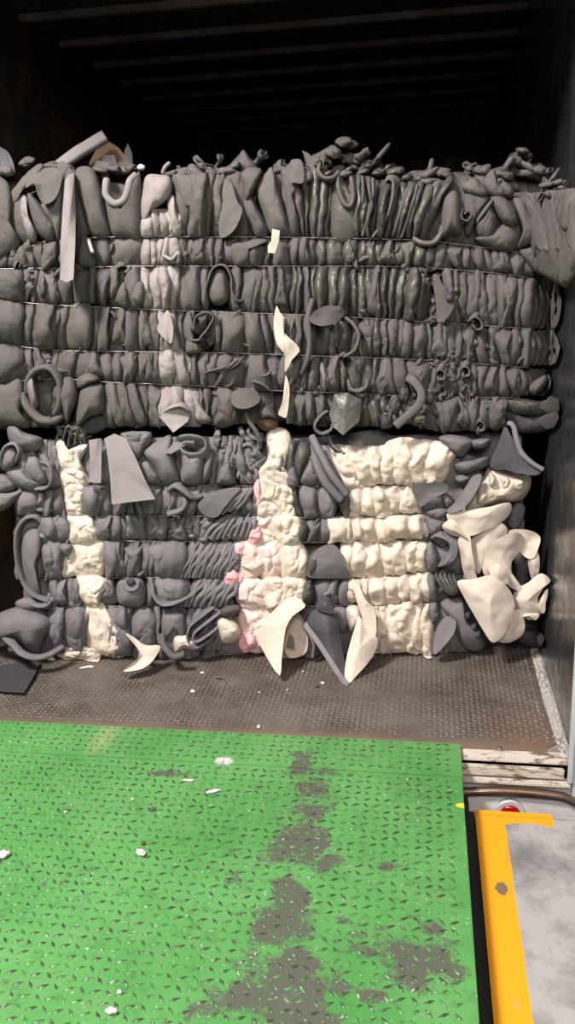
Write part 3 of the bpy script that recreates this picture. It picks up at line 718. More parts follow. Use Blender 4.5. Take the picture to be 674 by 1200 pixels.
# right-centre cream column: rows of plump folds
yL = [lT]+lW[1:]
row(LB, poly((380, 520), (440, 524), (470, 512), (530, 520)), lW[1], [(392, 402), 'c', (410, 418), 'c_', (428, 440), 'c+', (442, 452), 'c', (460, 466), 'c+', (480, 482), 'c', (500, 496), 'c', (534, 512)], .06)
row(LB, lW[1], lW[2], [408, 'c', 424, 'c', 440, 'c+', 455, 'c', 470, 'c', (484, 490)], .05)
row(LB, lW[2], lW[3], [386, 'c+', 402, 'c', 412, 'c+', 425, 'c', 438, 'c_', 458, 'c', 480, 'c', 497], .05)
row(LB, lW[3], lW[4], [400, 'c', 412, 'c', 430, 'c', 446, 'c_', 462, 'c', 474, 'c', 488, 'c', (498, 501)], .05)
row(LB, lW[4], lW[5], [410, 'c', 422, 'c', 436, 'c_', 452, 'c', 466, 'c_', 482, 'c', 494, 'c', 505], .05)
row(LB, lW[5], lW[6], [(436, 440), 'c', (444, 448), 'c', (452, 455), 'c+', (470, 474), 'c+', (486, 484), 'c', (498, 494), 'c_', (508, 508)], .055)
lumps(LB, [[(387, 522), (396, 534), (404, 545), (412, 556), (425, 568), (418, 574), (406, 572), (400, 560), (392, 545)],
  [(404, 545), (416, 537), (428, 545), (432, 560), (424, 572), (410, 568)],
  [(440, 640), (460, 642), (466, 655), (455, 668), (448, 660)], [(498, 742), (508, 738), (510, 760), (502, 771), (494, 760)]], 'c', .05, name='torn_cream_lump')
def fans(parent, yt, yb, xs, mats='g', D=.062):
    """folds gathered at one wire and fanning out towards the other"""
    for x, w_ in xs:
        y0, y1 = yt(x), yb(x); up = random.random() < .5; a, b = (y0, y1) if up else (y1, y0); h = b-a; l = random.uniform(-.4, .4)*w_
        pts = [(x+l-w_*.14, a), (x+l+w_*.14, a), (x+w_*.34, a+h*.45), (x+w_*random.uniform(.42, .6), a+h*.86), (x+w_*.1, a+h*random.uniform(.86, 1.0)), (x-w_*random.uniform(.42, .6), a+h*.82), (x-w_*.3, a+h*.4)]
        puff(parent, M[random.choice(mats)], pts, D*random.uniform(.85, 1.1), -.004, 'gathered_fold', rough=.006, cr=.008, nr=8, pw=2.2)
uY = [uT]+uW[1:]; lY = [lT]+lW[1:]
for r_, xs in ((1, [(75, 18), (98, 20), (232, 20), (358, 16), (412, 14), (455, 22), (478, 18), (532, 20), (590, 24)]),
               (2, [(15, 24), (60, 20), (120, 22), (300, 22), (330, 20), (402, 18), (438, 20), (476, 22), (560, 24), (598, 22)]),
               (3, [(60, 26), (98, 18), (140, 24), (172, 18), (275, 22), (338, 20), (432, 20), (470, 20), (515, 24), (550, 22), (590, 24)]),
               (4, [(48, 20), (110, 24), (150, 20), (178, 16), (262, 22), (345, 18), (388, 20), (450, 24), (492, 22), (575, 24), (600, 20)]),
               (5, [(180, 16), (352, 18), (440, 18), (520, 24), (545, 22), (585, 26)])):
    fans(UB, uY[r_], uY[r_+1], xs)
for r_, xs in ((0, [(330, 16), (30, 26)]), (1, [(115, 28), (144, 22), (178, 24), (366, 20)]), (2, [(60, 20), (122, 20), (155, 22), (185, 24), (210, 20), (368, 18)]),
               (3, [(62, 22), (136, 24), (158, 20), (184, 24), (204, 26)]), (4, [(68, 22), (86, 18), (128, 22), (200, 34), (385, 26)]), (5, [(66, 26), (92, 24), (140, 24), (202, 28)])):
    fans(LB, lY[r_], lY[r_+1], xs)
lip(UB, 345, 290, 500, 460, 16, size=(10, 20)); lip(UB, 60, 285, 160, 440, 10, size=(10, 20)); lip(UB, 215, 290, 330, 480, 8, size=(10, 18)); lip(UB, 505, 385, 560, 500, 26, size=(7, 14)); lip(UB, 520, 300, 610, 500, 12, size=(9, 18))
lip(LB, 112, 575, 220, 700, 10, size=(9, 18)); lip(LB, 20, 600, 95, 750, 8, size=(10, 20))
#==SPECIALS== hand placed pieces of the upper bale
def pf(par, mat, flat, D=.05, off=.005, **k):
    return puff(par, M[mat], [(flat[i], flat[i+1]) for i in range(0, len(flat), 2)], D, off, **k)
def sl(par, mat, pts, **k): return slab(par, M[mat], pts, **k)
# top row, left end: fan of curved sheets
pf(UB, 'g', [-10, 214, 8, 212, 15, 235, 14, 262, 24, 284, 14, 296, -12, 298], .06)
pf(UB, 'g', [8, 232, 18, 218, 30, 204, 46, 192, 52, 197, 40, 210, 26, 226, 14, 246], .05, -.01)
pf(UB, 'g', [10, 236, 22, 222, 27, 250, 34, 272, 42, 283, 28, 286, 14, 268], .05, -.005)
pf(UB, 'h', [24, 230, 31, 230, 34, 252, 44, 276, 38, 285, 29, 270, 23, 250], .062)
pf(UB, 'g', [31, 226, 42, 232, 56, 252, 66, 268, 61, 285, 46, 276, 36, 256], .066, .004)
pf(UB, 'g', [44, 240, 60, 232, 72, 214, 74, 262, 68, 284, 58, 262], .05, 0)
sl(UB, 'g', [(30, 220, .075), (40, 215, .08), (44, 228, .085), (52, 239, .085), (66, 231, .07), (73, 204, .03), (62, 196, .0), (44, 200, .02), (34, 208, .05)], thick=.014, bulge=.01)
pf(UB, 'g', [88, 202, 96, 195, 108, 197, 118, 216, 126, 255, 129, 277, 108, 278, 99, 252, 91, 226], .07, .0, cr=.002)
pf(UB, 'g', [72, 200, 88, 198, 94, 230, 104, 277, 74, 279], .045, -.01)
# block folded into a U, end face toward us
pf(UB, 'g', [120, 222, 128, 240, 142, 242, 152, 222, 164, 202, 166, 276, 148, 280, 132, 277, 125, 255], .065, .0, cr=.002, rough=.002)
strip(UB, M['h'], [(124, 208, .05), (123, 218, .066), (124, 229, .072), (133, 238, .074), (144, 234, .072), (149, 222, .066), (152, 211, .055), (160, 203, .03)], .05, .024, name='folded_sheet_edge', round_=.2)
# pale column top
pf(UB, 'l', [167, 222, 172, 206, 186, 205, 200, 208, 201, 226, 192, 238, 180, 246, 168, 262, 164, 245], .065, .005, cr=.003)
pf(UB, 'l', [196, 236, 203, 228, 208, 246, 214, 272, 204, 277, 198, 258], .055)
pf(UB, 'l', [164, 258, 180, 250, 180, 276, 166, 278], .05)
# centre left: smooth fold, triangular flap, slanted pillows
pf(UB, 'g', [205, 206, 222, 204, 242, 205, 240, 232, 232, 262, 234, 277, 222, 277, 221, 246, 212, 240], .06, .004, cr=.002)
pf(UB, 'g', [262, 210, 274, 214, 282, 244, 270, 262, 262, 277, 258, 277, 257, 246], .055, .0, cr=.002)
sl(UB, 'g', [(269, 214, .045), (278, 236, .075), (284, 247, .085), (274, 270, .075), (258, 278, .05), (258, 250, .05)], thick=.012)
pf(UB, 'g', [283, 203, 294, 196, 307, 199, 303, 214, 296, 228, 288, 236, 284, 218], .065, .003, cr=.002)
pf(UB, 'g', [284, 240, 291, 226, 302, 244, 312, 262, 314, 277, 299, 278], .05, .0)
pf(UB, 'g', [300, 222, 312, 202, 319, 196, 326, 218, 334, 244, 340, 268, 338, 277, 318, 276, 310, 255], .07, .004, cr=.003)
pf(UB, 'g', [330, 206, 340, 190, 352, 188, 350, 206, 341, 220, 346, 250, 350, 275, 341, 277, 334, 245], .06)
sl(UB, 'g', [(341, 188, .03), (352, 187, .05), (356, 198, .07), (355, 214, .085), (345, 214, .09), (339, 212, .085), (342, 198, .06)], thick=.012, bulge=.01)
pf(UB, 'g', [352, 196, 364, 200, 368, 210, 360, 216, 356, 228, 352, 214], .05, .01)
# loops of sheet seen from the edge
strip(UB, M['g'], [(375, 190, .03), (374, 200, .06), (380, 208, .07), (391, 207, .07), (398, 200, .05)], .06, .014, name='sheet_loop')
pf(UB, 's', [390, 214, 400, 208, 414, 225, 420, 206, 428, 215, 420, 279, 389, 279], .045, .0, cr=.003)
strip(UB, M['g'], [(396, 203, .05), (397, 220, .075), (402, 236, .085), (410, 241, .085), (414, 232, .082), (413, 216, .075), (411, 206, .05)], .07, .016, name='sheet_loop')
for a in ([(425, 207, .05), (426, 226, .07), (422, 250, .06), (418, 276, .04)], [(437, 208, .05), (437, 228, .07), (430, 255, .06), (425, 277, .04)],
          [(452, 214, .05), (455, 210, .06), (461, 214, .075), (460, 235, .075), (452, 258, .07), (436, 279, .04)], [(478, 220, .05), (470, 245, .06), (460, 277, .04)], [(490, 216, .05), (484, 236, .07), (476, 262, .06), (470, 279, .04)]):
    strip(UB, M['g'], a, .07, .012, name='sheet_edge')
pf(UB, 's', [524, 208, 532, 210, 520, 232, 511, 250, 504, 246, 512, 228], .06, .01)
pf(UB, 's', [500, 222, 510, 220, 505, 240, 494, 268, 484, 278, 486, 258], .05, .005)
pf(UB, 's', [484, 222, 494, 212, 497, 220, 488, 250, 478, 276, 474, 262], .055, .008)
strip(UB, M['s'], [(484, 278, .04), (494, 284, .06), (508, 284, .065), (517, 274, .06), (520, 262, .04)], .06, .02, name='sheet_loop')
# right of centre: big lobe and star shaped crumple
pf(UB, 'g', [518, 240, 524, 224, 534, 222, 540, 238, 542, 262, 540, 275, 528, 274, 518, 278], .085, .01, cr=.003)
pf(UB, 'g', [544, 228, 560, 226, 574, 232, 566, 246, 556, 262, 552, 276, 544, 270], .06, .0)
pf(UB, 'g', [574, 236, 566, 250, 556, 264, 560, 278, 576, 284, 584, 262, 580, 246], .08, .0)
pf(UB, 'g', [575, 232, 590, 230, 604, 244, 609, 262, 598, 268, 586, 258], .09, .01)
pf(UB, 'g', [556, 280, 572, 272, 590, 262, 610, 262, 612, 280, 600, 296, 578, 292], .07, .0)
pf(UB, 'g', [540, 218, 556, 208, 566, 216, 574, 226, 566, 232, 548, 228], .06, .0)
pf(UB, 'g', [566, 216, 578, 198, 586, 214, 596, 230, 580, 234], .06, .0)
pf(UB, 'g', [584, 216, 596, 208, 604, 218, 602, 232, 592, 232], .065, .0)
pf(UB, 'g', [600, 232, 612, 228, 622, 248, 634, 274, 632, 282, 616, 290, 606, 292, 612, 268], .08, .01, cr=.003)
pf(UB, 'g', [608, 294, 622, 288, 636, 278, 640, 296, 630, 316, 620, 312], .07, .01)
strip(UB, M['g'], [(543, 244, .06), (541, 254, .08), (548, 259, .085), (553, 252, .085), (549, 247, .085), (545, 251, .085)], .04, .007, name='rolled_curl')
strip(UB, M['g'], [(558, 262, .06), (566, 250, .08), (578, 234, .07)], .04, .010, name='sheet_edge')
# right end: stacked sheets bending round the corner of the bale
for k in range(17):
    j = random.uniform(-1.0, 1.0)
    arc = [(604+k*4.2, 228-k*.5), (613+k*4.1+j, 232-k*.3), (624+k*3.5, 246+j), (633+k*3.0, 268+k*.3), (637+k*2.6+j, 290+k*.8), (634+k*2.3, 308+k*1.2), (627+k*2.2, 318+k*1.2)]
    strip(UB, M['g'], [(x, y, .060-.0045*k+max(0, x-622)*.0105+.004*math.sin(k*2.2)) for i, (x, y) in enumerate(arc)], .12, random.uniform(.018, .026), name='end_fold')
for (y0, y1, xr) in ((326, 384, 636), (386, 428, 634), (430, 464, 624)):
    for k in range(5):
        x = xr-12+k*6.5
        pf(UB, 'g', [x-6, y0+2, x+2, y0+4, x+8, (y0+y1)/2, x+3, y1-3, x-5, y1-1, x+1, (y0+y1)/2], .035-.012*k, -.01-.028*k, name='end_fold', back=.25)
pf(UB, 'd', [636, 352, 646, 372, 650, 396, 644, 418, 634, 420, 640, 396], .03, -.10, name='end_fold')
pf(UB, 's', [585, 470, 606, 466, 632, 470, 652, 466, 654, 482, 630, 488, 600, 484], .05, -.02, name='end_fold')
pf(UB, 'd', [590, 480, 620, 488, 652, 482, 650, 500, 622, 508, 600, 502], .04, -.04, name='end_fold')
pf(UB, 'g', [618, 455, 630, 444, 640, 440, 642, 448, 634, 458, 624, 464], .05, -.03, name='end_fold')
pf(UB, 'g', [636, 476, 645, 464, 652, 470, 646, 480], .05, -.03, name='end_fold')
# rows 1..2 details
strip(UB, M['g'], [(240, 345, .04), (243, 330, .06), (250, 314, .065), (262, 311, .07), (270, 324, .065), (272, 342, .06), (279, 352, .055), (288, 350, .03)], .06, .009, name='sheet_loop')
pf(UB, 'g', [246, 330, 254, 314, 264, 316, 269, 338, 266, 354, 252, 358, 244, 346], .062, .0, cr=.002)
strip(UB, M['l'], [(190, 298, .05), (200, 304, .08), (208, 298, .08), (208, 308, .07)], .05, .012, name='sheet_edge')
pf(UB, 'g', [268, 286, 286, 282, 308, 279, 314, 284, 292, 290, 291, 308, 276, 312], .055, .005)
pf(UB, 'g', [45, 330, 52, 322, 54, 345, 48, 348], .07)
for a in ([134, 354, 136, 336, 146, 330, 152, 345, 150, 362], [152, 350, 158, 332, 168, 330, 171, 348, 164, 360], [128, 316, 138, 314, 140, 340, 130, 350]): pf(UB, 'g', a, .065, .006)
pf(UB, 'g', [53, 287, 66, 282, 68, 300, 60, 312, 50, 318, 48, 300], .06, .01)
# rows 3..4
strip(UB, M['g'], [(222, 365, .05), (226, 386, .07), (229, 372, .08), (241, 366, .085), (250, 372, .08), (243, 385, .085), (236, 394, .085), (232, 399, .08), (221, 399, .05)], .05, .009, name='sheet_loop')
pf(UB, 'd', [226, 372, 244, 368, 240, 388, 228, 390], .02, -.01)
for a in ([219, 398, 234, 400, 236, 414, 218, 414], [246, 368, 256, 366, 256, 392, 248, 398]): pf(UB, 'g', a, .055)
sl(UB, 'g', [(362, 375, .10), (370, 364, .09), (384, 358, .08), (400, 360, .07), (404, 367, .06), (394, 378, .08), (376, 382, .11)], thick=.012)
strip(UB, M['g'], [(404, 372, .06), (414, 380, .08), (421, 394, .09), (416, 410, .09), (402, 419, .07)], .05, .014, name='sheet_loop', taper=lambda t: .6+.5*math.sin(math.pi*t))
strip(UB, M['g'], [(367, 350, .07), (361, 372, .085), (363, 400, .09), (360, 422, .08), (352, 440, .05)], .05, .020, name='sheet_edge')
strip(UB, M['g'], [(408, 444, .05), (411, 456, .08), (420, 459, .085), (429, 454, .085), (431, 444, .06)], .06, .014, name='sheet_loop')
pf(UB, 'h', [374, 430, 378, 424, 388, 444, 386, 452, 380, 460, 377, 446], .07)
pf(UB, 'g', [248, 372, 262, 366, 272, 372, 282, 362, 284, 372, 272, 380, 258, 380], .05)
sl(UB, 'l', [(184, 386, .09), (190, 372, .07), (197, 364, .06), (203, 384, .08), (201, 402, .09), (194, 398, .1)], thick=.010)
for a in ([190, 414, 202, 408, 206, 424, 198, 440, 186, 436], [200, 410, 214, 408, 220, 430, 224, 448, 210, 450], [196, 390, 206, 388, 212, 412, 200, 412]): pf(UB, 'l', a, .06, .0)
for k in range(4): strip(UB, M['g'], [(236+k*9, 438-k, .05), (250+k*9, 434-k*2, .065), (262+k*7, 430-k*3, .06), (274+k*4, 424-k*2, .04)], .05, .008, name='sheet_edge')
for a in ([(300, 441, .05), (312, 440, .06), (318, 434, .05)], [(295, 447, .055), (306, 450, .065), (316, 458, .05)]): strip(UB, M['g'], a, .04, .012, name='sheet_edge')
# right, rows 2..4
sl(UB, 'g', [(507, 325, .08), (513, 322, .09), (520, 336, .10), (532, 352, .10), (529, 366, .10), (520, 376, .10), (512, 376, .09), (511, 356, .09)], thick=.014)
pf(UB, 'd', [522, 348, 530, 345, 533, 353, 524, 354], .02, .095, name='torn_hole')
strip(UB, M['g'], [(548, 378, .05), (556, 372, .075), (564, 376, .08), (566, 384, .08), (560, 387, .08), (555, 382, .08)], .05, .007, name='rolled_curl')
for x, y in ((515, 440), (544, 436), (562, 500)): strip(UB, M['g'], [(x-5, y, .04), (x, y-6, .065), (x+6, y-3, .07), (x+6, y+4, .07), (x, y+5, .07), (x-1, y, .06)], .05, .007, name='rolled_curl')
for a in ((12, 286, 48, 312, 7), (28, 322, 42, 350, 3), (28, 362, 66, 402, 6), (32, 416, 66, 442, 8), (214, 284, 262, 308, 7), (236, 384, 256, 410, 3), (500, 318, 548, 380, 9), (505, 386, 560, 424, 12), (505, 430, 560, 464, 16), (500, 470, 560, 500, 10), (340, 420, 400, 460, 6), (425, 296, 500, 370, 10), (440, 440, 500, 498, 14), (380, 465, 460, 498, 4)):
    frill(UB, *a, mat=random.choice('gg'), L=18)
for a in ((14, 288, 48, 310, 4), (505, 390, 560, 462, 8), (215, 288, 260, 308, 3), (455, 440, 495, 495, 6)): lip(UB, *a)
# bottom row
sh = lambda a, dw=0: [(a[i], a[i+1], a[i+2]) for i in range(0, len(a), 3)]
pf(UB, 'g', [-15, 452, 6, 448, 22, 440, 30, 460, 26, 486, 36, 500, 20, 502, -12, 490], .07, .0, cr=.002)
pf(UB, 'g', [-12, 410, 8, 404, 24, 410, 30, 424, 18, 438, 4, 448, -12, 448], .07, .0, cr=.003)
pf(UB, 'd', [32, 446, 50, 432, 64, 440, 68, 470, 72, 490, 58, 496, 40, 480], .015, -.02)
strip(UB, M['g'], [(30, 462, .05), (31, 446, .07), (40, 434, .085), (54, 431, .09), (64, 440, .09), (69, 456, .085), (67, 476, .08), (62, 486, .06)], .08, .022, name='rolled_sheet')
strip(UB, M['g'], [(24, 460, .05), (30, 478, .07), (44, 492, .08), (60, 494, .08), (74, 486, .05)], .08, .028, name='rolled_sheet')
pf(UB, 'h', [30, 448, 36, 438, 42, 450, 46, 474, 40, 480, 34, 468], .10, .0, cr=.001, rough=.001)
pf(UB, 'g', [61, 462, 70, 444, 82, 440, 90, 450, 92, 468, 84, 486, 78, 498, 70, 478], .085, .0, cr=.001)
pf(UB, 'g', [92, 462, 100, 450, 112, 448, 122, 452, 125, 476, 120, 485, 104, 490, 90, 502, 88, 485], .10, .0, cr=.001, rough=.002)
pf(UB, 'd', [92, 500, 104, 490, 122, 486, 130, 496, 116, 506, 98, 508], .02, .01)
pf(UB, 'g', [90, 444, 104, 436, 118, 444, 108, 450, 92, 456], .08, .0, cr=.001)
for k in range(3): pf(UB, 'g', [124+k*12, 452, 134+k*12, 449, 142+k*13, 474, 148+k*13, 494, 138+k*13, 500, 126+k*12, 482], .07-k*.004, .004)
sl(UB, 'l', [(187, 488, .10), (196, 480, .09), (210, 476, .08), (224, 484, .06), (220, 494, .09), (203, 507, .12)], thick=.012, curve=False)
strip(UB, M['l'], [(188, 486, .09), (200, 478, .11), (212, 476, .11), (222, 482, .09)], .05, .012, name='sheet_edge')
pf(UB, 'l', [226, 462, 232, 470, 246, 488, 248, 494, 230, 496, 228, 480], .06, .0)
pf(UB, 'g', [252, 488, 262, 470, 270, 458, 278, 474, 280, 492, 266, 501, 252, 500], .075, .0, cr=.003)
slab(UB, M['g'], [(271, 463, .08), (278, 456, .06), (292, 455, .05), (304, 463, .06), (303, 472, .09), (288, 479, .13), (274, 476, .12)], thick=.03, bulge=.01, name='foam_disc')['label'] = 'oval grey foam disc'
pf(UB, 'g', [302, 480, 312, 474, 322, 482, 326, 492, 314, 490, 304, 492], .08, .0)
pf(UB, 'b', [300, 492, 314, 488, 326, 494, 322, 504, 306, 504], .05, .0)
strip(UB, M['g'], [(288, 484, .08), (292, 494, .09), (300, 506, .09), (306, 518, .08)], .02, .016, name='sheet_edge')
sl(UB, 's', [(392, 462, .07), (408, 461, .08), (424, 468, .07), (421, 494, .10), (402, 510, .13), (390, 500, .11), (386, 486, .09)], thick=.010, bulge=.015, curve=False)
strip(UB, M['g'], [(386, 482, .07), (378, 486, .09), (370, 496, .095), (370, 504, .095), (378, 509, .095), (388, 504, .09), (392, 492, .07)], .06, .012, name='sheet_loop')
for a in ([358, 466, 366, 464, 370, 480, 368, 494, 360, 494, 357, 480], [372, 468, 380, 466, 384, 478, 378, 490, 370, 488]): pf(UB, 'g', a, .07)
strip(UB, M['g'], [(476, 442, .06), (486, 448, .09), (494, 460, .105), (492, 474, .11), (480, 486, .115), (464, 500, .12)], .03, .030, name='sheet_loop', round_=.2)['label'] = 'thick grey hooked strip'
for a in ([440, 452, 452, 440, 462, 446, 452, 456, 446, 466], [455, 470, 466, 462, 472, 476, 464, 488, 456, 484], [470, 452, 480, 456, 478, 472, 468, 470], [446, 484, 458, 490, 460, 500, 446, 502]): pf(UB, 'd', a, .05)
for a in ([514, 474, 530, 466, 540, 470, 530, 504, 516, 500], [572, 470, 590, 476, 594, 488, 584, 504, 574, 500]): pf(UB, 'g', a, .06)
# wires
for pts in ([(-30, 297), (20, 293.5), (60, 281), (110, 278.5), (165, 277), (240, 277.5), (330, 278), (440, 280), (500, 282), (560, 289), (620, 298)],
            [(-20, 315), (60, 314), (160, 312), (300, 312), (440, 312), (500, 314), (560, 318), (620, 325)],
            [(-20, 350), (60, 357), (165, 362), (235, 365), (330, 368), (400, 371), (500, 377), (620, 385)],
            [(-20, 399), (60, 410), (165, 412), (300, 414.5), (400, 418), (500, 422), (620, 431)],
            [(-20, 451), (60, 444), (130, 448), (230, 452), (330, 458), (410, 461), (500, 465), (610, 466)]):
    wire(UB, pts, r=.0011, w=.017)
# tattered top of the upper bale
def heap(par, x0, x1, y0, y1, n, w, mat='g', L=24):
    for _ in range(n):
        x = random.uniform(x0, x1); u = (x-x0)/(x1-x0); y = lerp(y1, y0, random.random()*math.sin(math.pi*min(.95, max(.08, u))))
        wv = random.uniform(*w)
        if random.random() < .68:
            l = random.uniform(9, L*.9); a = random.uniform(-.5, .5)
            pts = [(x+math.cos(t)*l*random.uniform(.35, .6), y+math.sin(t)*l*random.uniform(.2, .4)+a*math.cos(t)*4) for t in [i*.9 for i in range(7)]]
            puff(par, M[mat], pts, .04, wv, 'loose_scrap', rough=.006, nr=6)
        else:
            pts = []; a = random.uniform(-.9, .9); cx, cy = x-8, y
            for i in range(5): pts.append((cx, cy, wv+random.uniform(0, .04))); cx += math.cos(a)*L/5; cy += math.sin(a)*L/5; a += random.uniform(-.6, .6)
            strip(par, M[mat], pts, random.uniform(.04, .08), random.uniform(.012, .022), -NRM+Vector((random.uniform(-.4, .4), 0, random.uniform(-.5, .3))), 'loose_scrap', 3)
heap(UB, -5, 75, 188, 206, 12, (-.16, .0)); heap(UB, 110, 170, 190, 204, 10, (-.16, .0)); heap(UB, 200, 262, 190, 204, 16, (-.16, .0)); heap(UB, 262, 340, 184, 204, 14, (-.2, -.02))
heap(UB, 362, 440, 164, 204, 46, (-.18, .0)); heap(UB, 420, 480, 192, 210, 12, (-.14, .01), 's'); heap(UB, 480, 545, 196, 216, 12, (-.16, .0)); heap(UB, 540, 600, 188, 214, 12, (-.2, .0))
heap(UB, 590, 642, 172, 215, 44, (-.2, .06)); heap(UB, 638, 672, 214, 230, 22, (.2, .3), L=18)
pf(UB, 'g', [268, 204, 278, 186, 285, 176, 294, 186, 302, 196, 300, 204], .05, -.14, name='loose_scrap')
sl(UB, 'g', [(262, 202, -.10), (272, 190, -.13), (284, 177, -.16), (296, 188, -.15), (300, 200, -.10)], thick=.015, curve=False, name='loose_scrap')
sl(UB, 'g', [(354, 176, -.08), (362, 180, -.06), (374, 194, -.02), (372, 202, 0), (360, 194, -.04)], thick=.02, curve=False, name='loose_scrap')
strip(UB, M['l'], [(190, 204, -.03), (193, 196, -.02), (199, 190, -.03)], .02, .012, name='loose_scrap')
pf(UB, 'wh', [160, 196, 164, 192, 170, 195, 168, 199, 162, 199], .03, -.04, name='loose_scrap')

#==LOWER SPECIALS==
pf(LB, 'g', [8, 502, 16, 498, 28, 506, 50, 514, 48, 528, 34, 530, 14, 522], .09, .0, cr=.001)
pf(LB, 'g', [0, 540, 4, 524, 14, 520, 22, 530, 20, 544, 10, 552, 2, 550], .08)
strip(LB, M['g'], [(2, 548, .05), (0, 534, .08), (6, 523, .09), (16, 521, .09), (21, 530, .09), (17, 542, .07)], .06, .012, name='sheet_loop')
pf(LB, 'd', [6, 530, 14, 526, 16, 536, 10, 542], .03, .02)
for a in ([24, 545, 36, 532, 46, 536, 54, 552, 58, 566, 46, 570, 32, 560], [6, 552, 20, 546, 36, 560, 50, 570, 36, 576, 16, 568], [-12, 578, 10, 576, 28, 574, 20, 586, 4, 598, -12, 600], [-10, 560, 6, 556, 20, 568, 14, 576, -8, 578], [44, 530, 54, 532, 66, 552, 72, 568, 60, 572, 52, 554]): pf(LB, 'g', a, .075, .0)
strip(LB, M['g'], [(46, 541, .06), (56, 546, .085), (60, 560, .09), (54, 572, .085), (40, 574, .07)], .05, .012, name='sheet_loop')
for k in range(4): strip(LB, M['s'], [(62+k*8, 528-k*2, .02), (68+k*7, 508, .04), (74+k*6, 500, .04), (84+k*5, 512, .03)], .05, .009, name='sheet_edge')
frill(LB, 66, 500, 100, 516, 8, L=16, mat='s')
# tall loop at the left end of rows 2..4
strip(LB, M['g'], [(50, 616, .03), (40, 607, .05), (28, 609, .06), (19, 622, .06), (17, 645, .06), (20, 668, .06), (28, 688, .06), (40, 700, .06), (56, 706, .05)], .10, .018, name='sheet_loop')
pf(LB, 'g', [26, 628, 34, 618, 46, 620, 50, 640, 44, 660, 44, 684, 48, 700, 38, 696, 28, 676, 24, 650], .07, .0, cr=.001)
pf(LB, 'g', [48, 642, 56, 636, 64, 640, 66, 664, 58, 674, 50, 664], .07)
pf(LB, 'g', [46, 610, 60, 606, 68, 618, 62, 632, 50, 630], .06)
pf(LB, 'g', [68, 640, 78, 636, 86, 640, 80, 652, 72, 650], .06)
strip(LB, M['g'], [(28, 706, .04), (44, 712, .08), (54, 710, .09), (60, 704, .06)], .05, .014, name='sheet_edge')
frill(LB, 22, 574, 64, 600, 8, L=20, ang=60); frill(LB, 46, 612, 64, 632, 4, L=12); frill(LB, 54, 684, 92, 706, 5, L=22, spread=15); lip(LB, 20, 575, 60, 600, 4)
# left top: rolls and blocks
pf(LB, 'g', [141, 508, 158, 505, 176, 506, 178, 514, 170, 528, 162, 540, 152, 530, 146, 520], .07, .0)
for rr in (10, 6.5, 3): strip(LB, M['g'], [(158+rr*math.cos(t), 511+rr*.45*math.sin(t), .08-rr*.002) for t in [i*.8 for i in range(8)]], .05, .008, -NRM+Vector((0, 0, -1.4)), name='rolled_curl')
pf(LB, 'g', [166, 530, 176, 520, 186, 516, 200, 510, 204, 530, 212, 562, 208, 568, 192, 568, 180, 548], .09, .0, cr=.001, rough=.002)
pf(LB, 'g', [164, 546, 172, 540, 186, 556, 188, 566, 172, 566], .06)
pf(LB, 'g', [208, 522, 222, 532, 240, 524, 242, 540, 238, 564, 226, 570, 212, 566, 210, 544], .10, .0, cr=.001, rough=.002)
strip(LB, M['g'], [(206, 524, .05), (203, 516, .09), (212, 510, .10), (226, 509, .105), (238, 513, .10), (241, 522, .10), (234, 530, .105), (220, 530, .105), (212, 524, .10), (216, 517, .09), (228, 517, .09)], .05, .010, -NRM+Vector((0, 0, -1.0)), name='rolled_curl')['label'] = 'rolled sheet end'
pf(LB, 'g', [242, 530, 252, 526, 250, 545, 246, 562, 236, 568, 236, 556], .08, .0, cr=.001)
pf(LB, 'g', [254, 560, 258, 548, 268, 540, 274, 552, 276, 568, 256, 569], .085, .0, cr=.001)
frill(LB, 250, 512, 304, 560, 26, L=24, ang=70, spread=45); lip(LB, 255, 515, 302, 560, 8)
# row 1 left: curled strips
strip(LB, M['g'], [(196, 576, .05), (204, 571, .08), (214, 576, .09), (226, 584, .08), (238, 582, .05)], .05, .020, name='sheet_loop')
strip(LB, M['g'], [(214, 580, .05), (216, 592, .08), (210, 600, .09), (196, 604, .10)], .06, .018, name='sheet_loop')
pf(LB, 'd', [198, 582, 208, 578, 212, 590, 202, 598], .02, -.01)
sl(LB, 'g', [(232, 592, .08), (244, 580, .08), (262, 573, .07), (282, 572, .05), (272, 584, .07), (262, 596, .08), (254, 606, .07), (240, 604, .07)], thick=.016, bulge=.01)
for k in range(4): strip(LB, M['g'], [(250+k*9, 606-k*3, .05), (262+k*8, 594-k*2, .055), (272+k*7, 586-k*3, .055), (284+k*4, 574-k, .03)], .05, .018, name='sheet_edge')
for k in range(9): strip(LB, M['g'], [(240+k*7, 634-k*.6, .04), (246+k*6.5, 622+2*math.sin(k), .05), (258+k*5, 612+3*math.sin(k*2), .05), (270+k*3, 606, .02)], .05, .018, name='sheet_edge')
frill(LB, 222, 606, 290, 634, 14, L=20, ang=-40, spread=50); lip(LB, 222, 608, 285, 634, 6)
# wavy diagonal stacks, rows 3..5
for r_, (y0, y1, x0, x1, n) in enumerate(((636, 677, 218, 272, 13), (679, 711, 222, 268, 9), (712, 762, 220, 262, 7))):
    for k in range(n):
        u = k/(n-1); xx = lerp(x0, x1, u)+random.uniform(-2, 2); s_ = random.uniform(2, 4)*(1 if k % 2 else -1)
        strip(LB, M['g'], [(xx-6, y1+1, .03), (xx-2+s_*.4, lerp(y1, y0, .25), .046+.008*u), (xx+4-s_*.5, lerp(y1, y0, .5), .054), (xx+9+s_*.4, lerp(y1, y0, .75), .046), (xx+15, y0-1, .02)], .06, random.uniform(.015, .026), name='sheet_edge')
frill(LB, 225, 640, 272, 676, 9, L=16, ang=-50, spread=30)
strip(LB, M['g'], [(262, 716, .06), (244, 730, .10), (229, 742, .11), (226, 750, .11), (232, 753, .11), (246, 744, .10), (262, 730, .07)], .08, .012, name='sheet_loop')
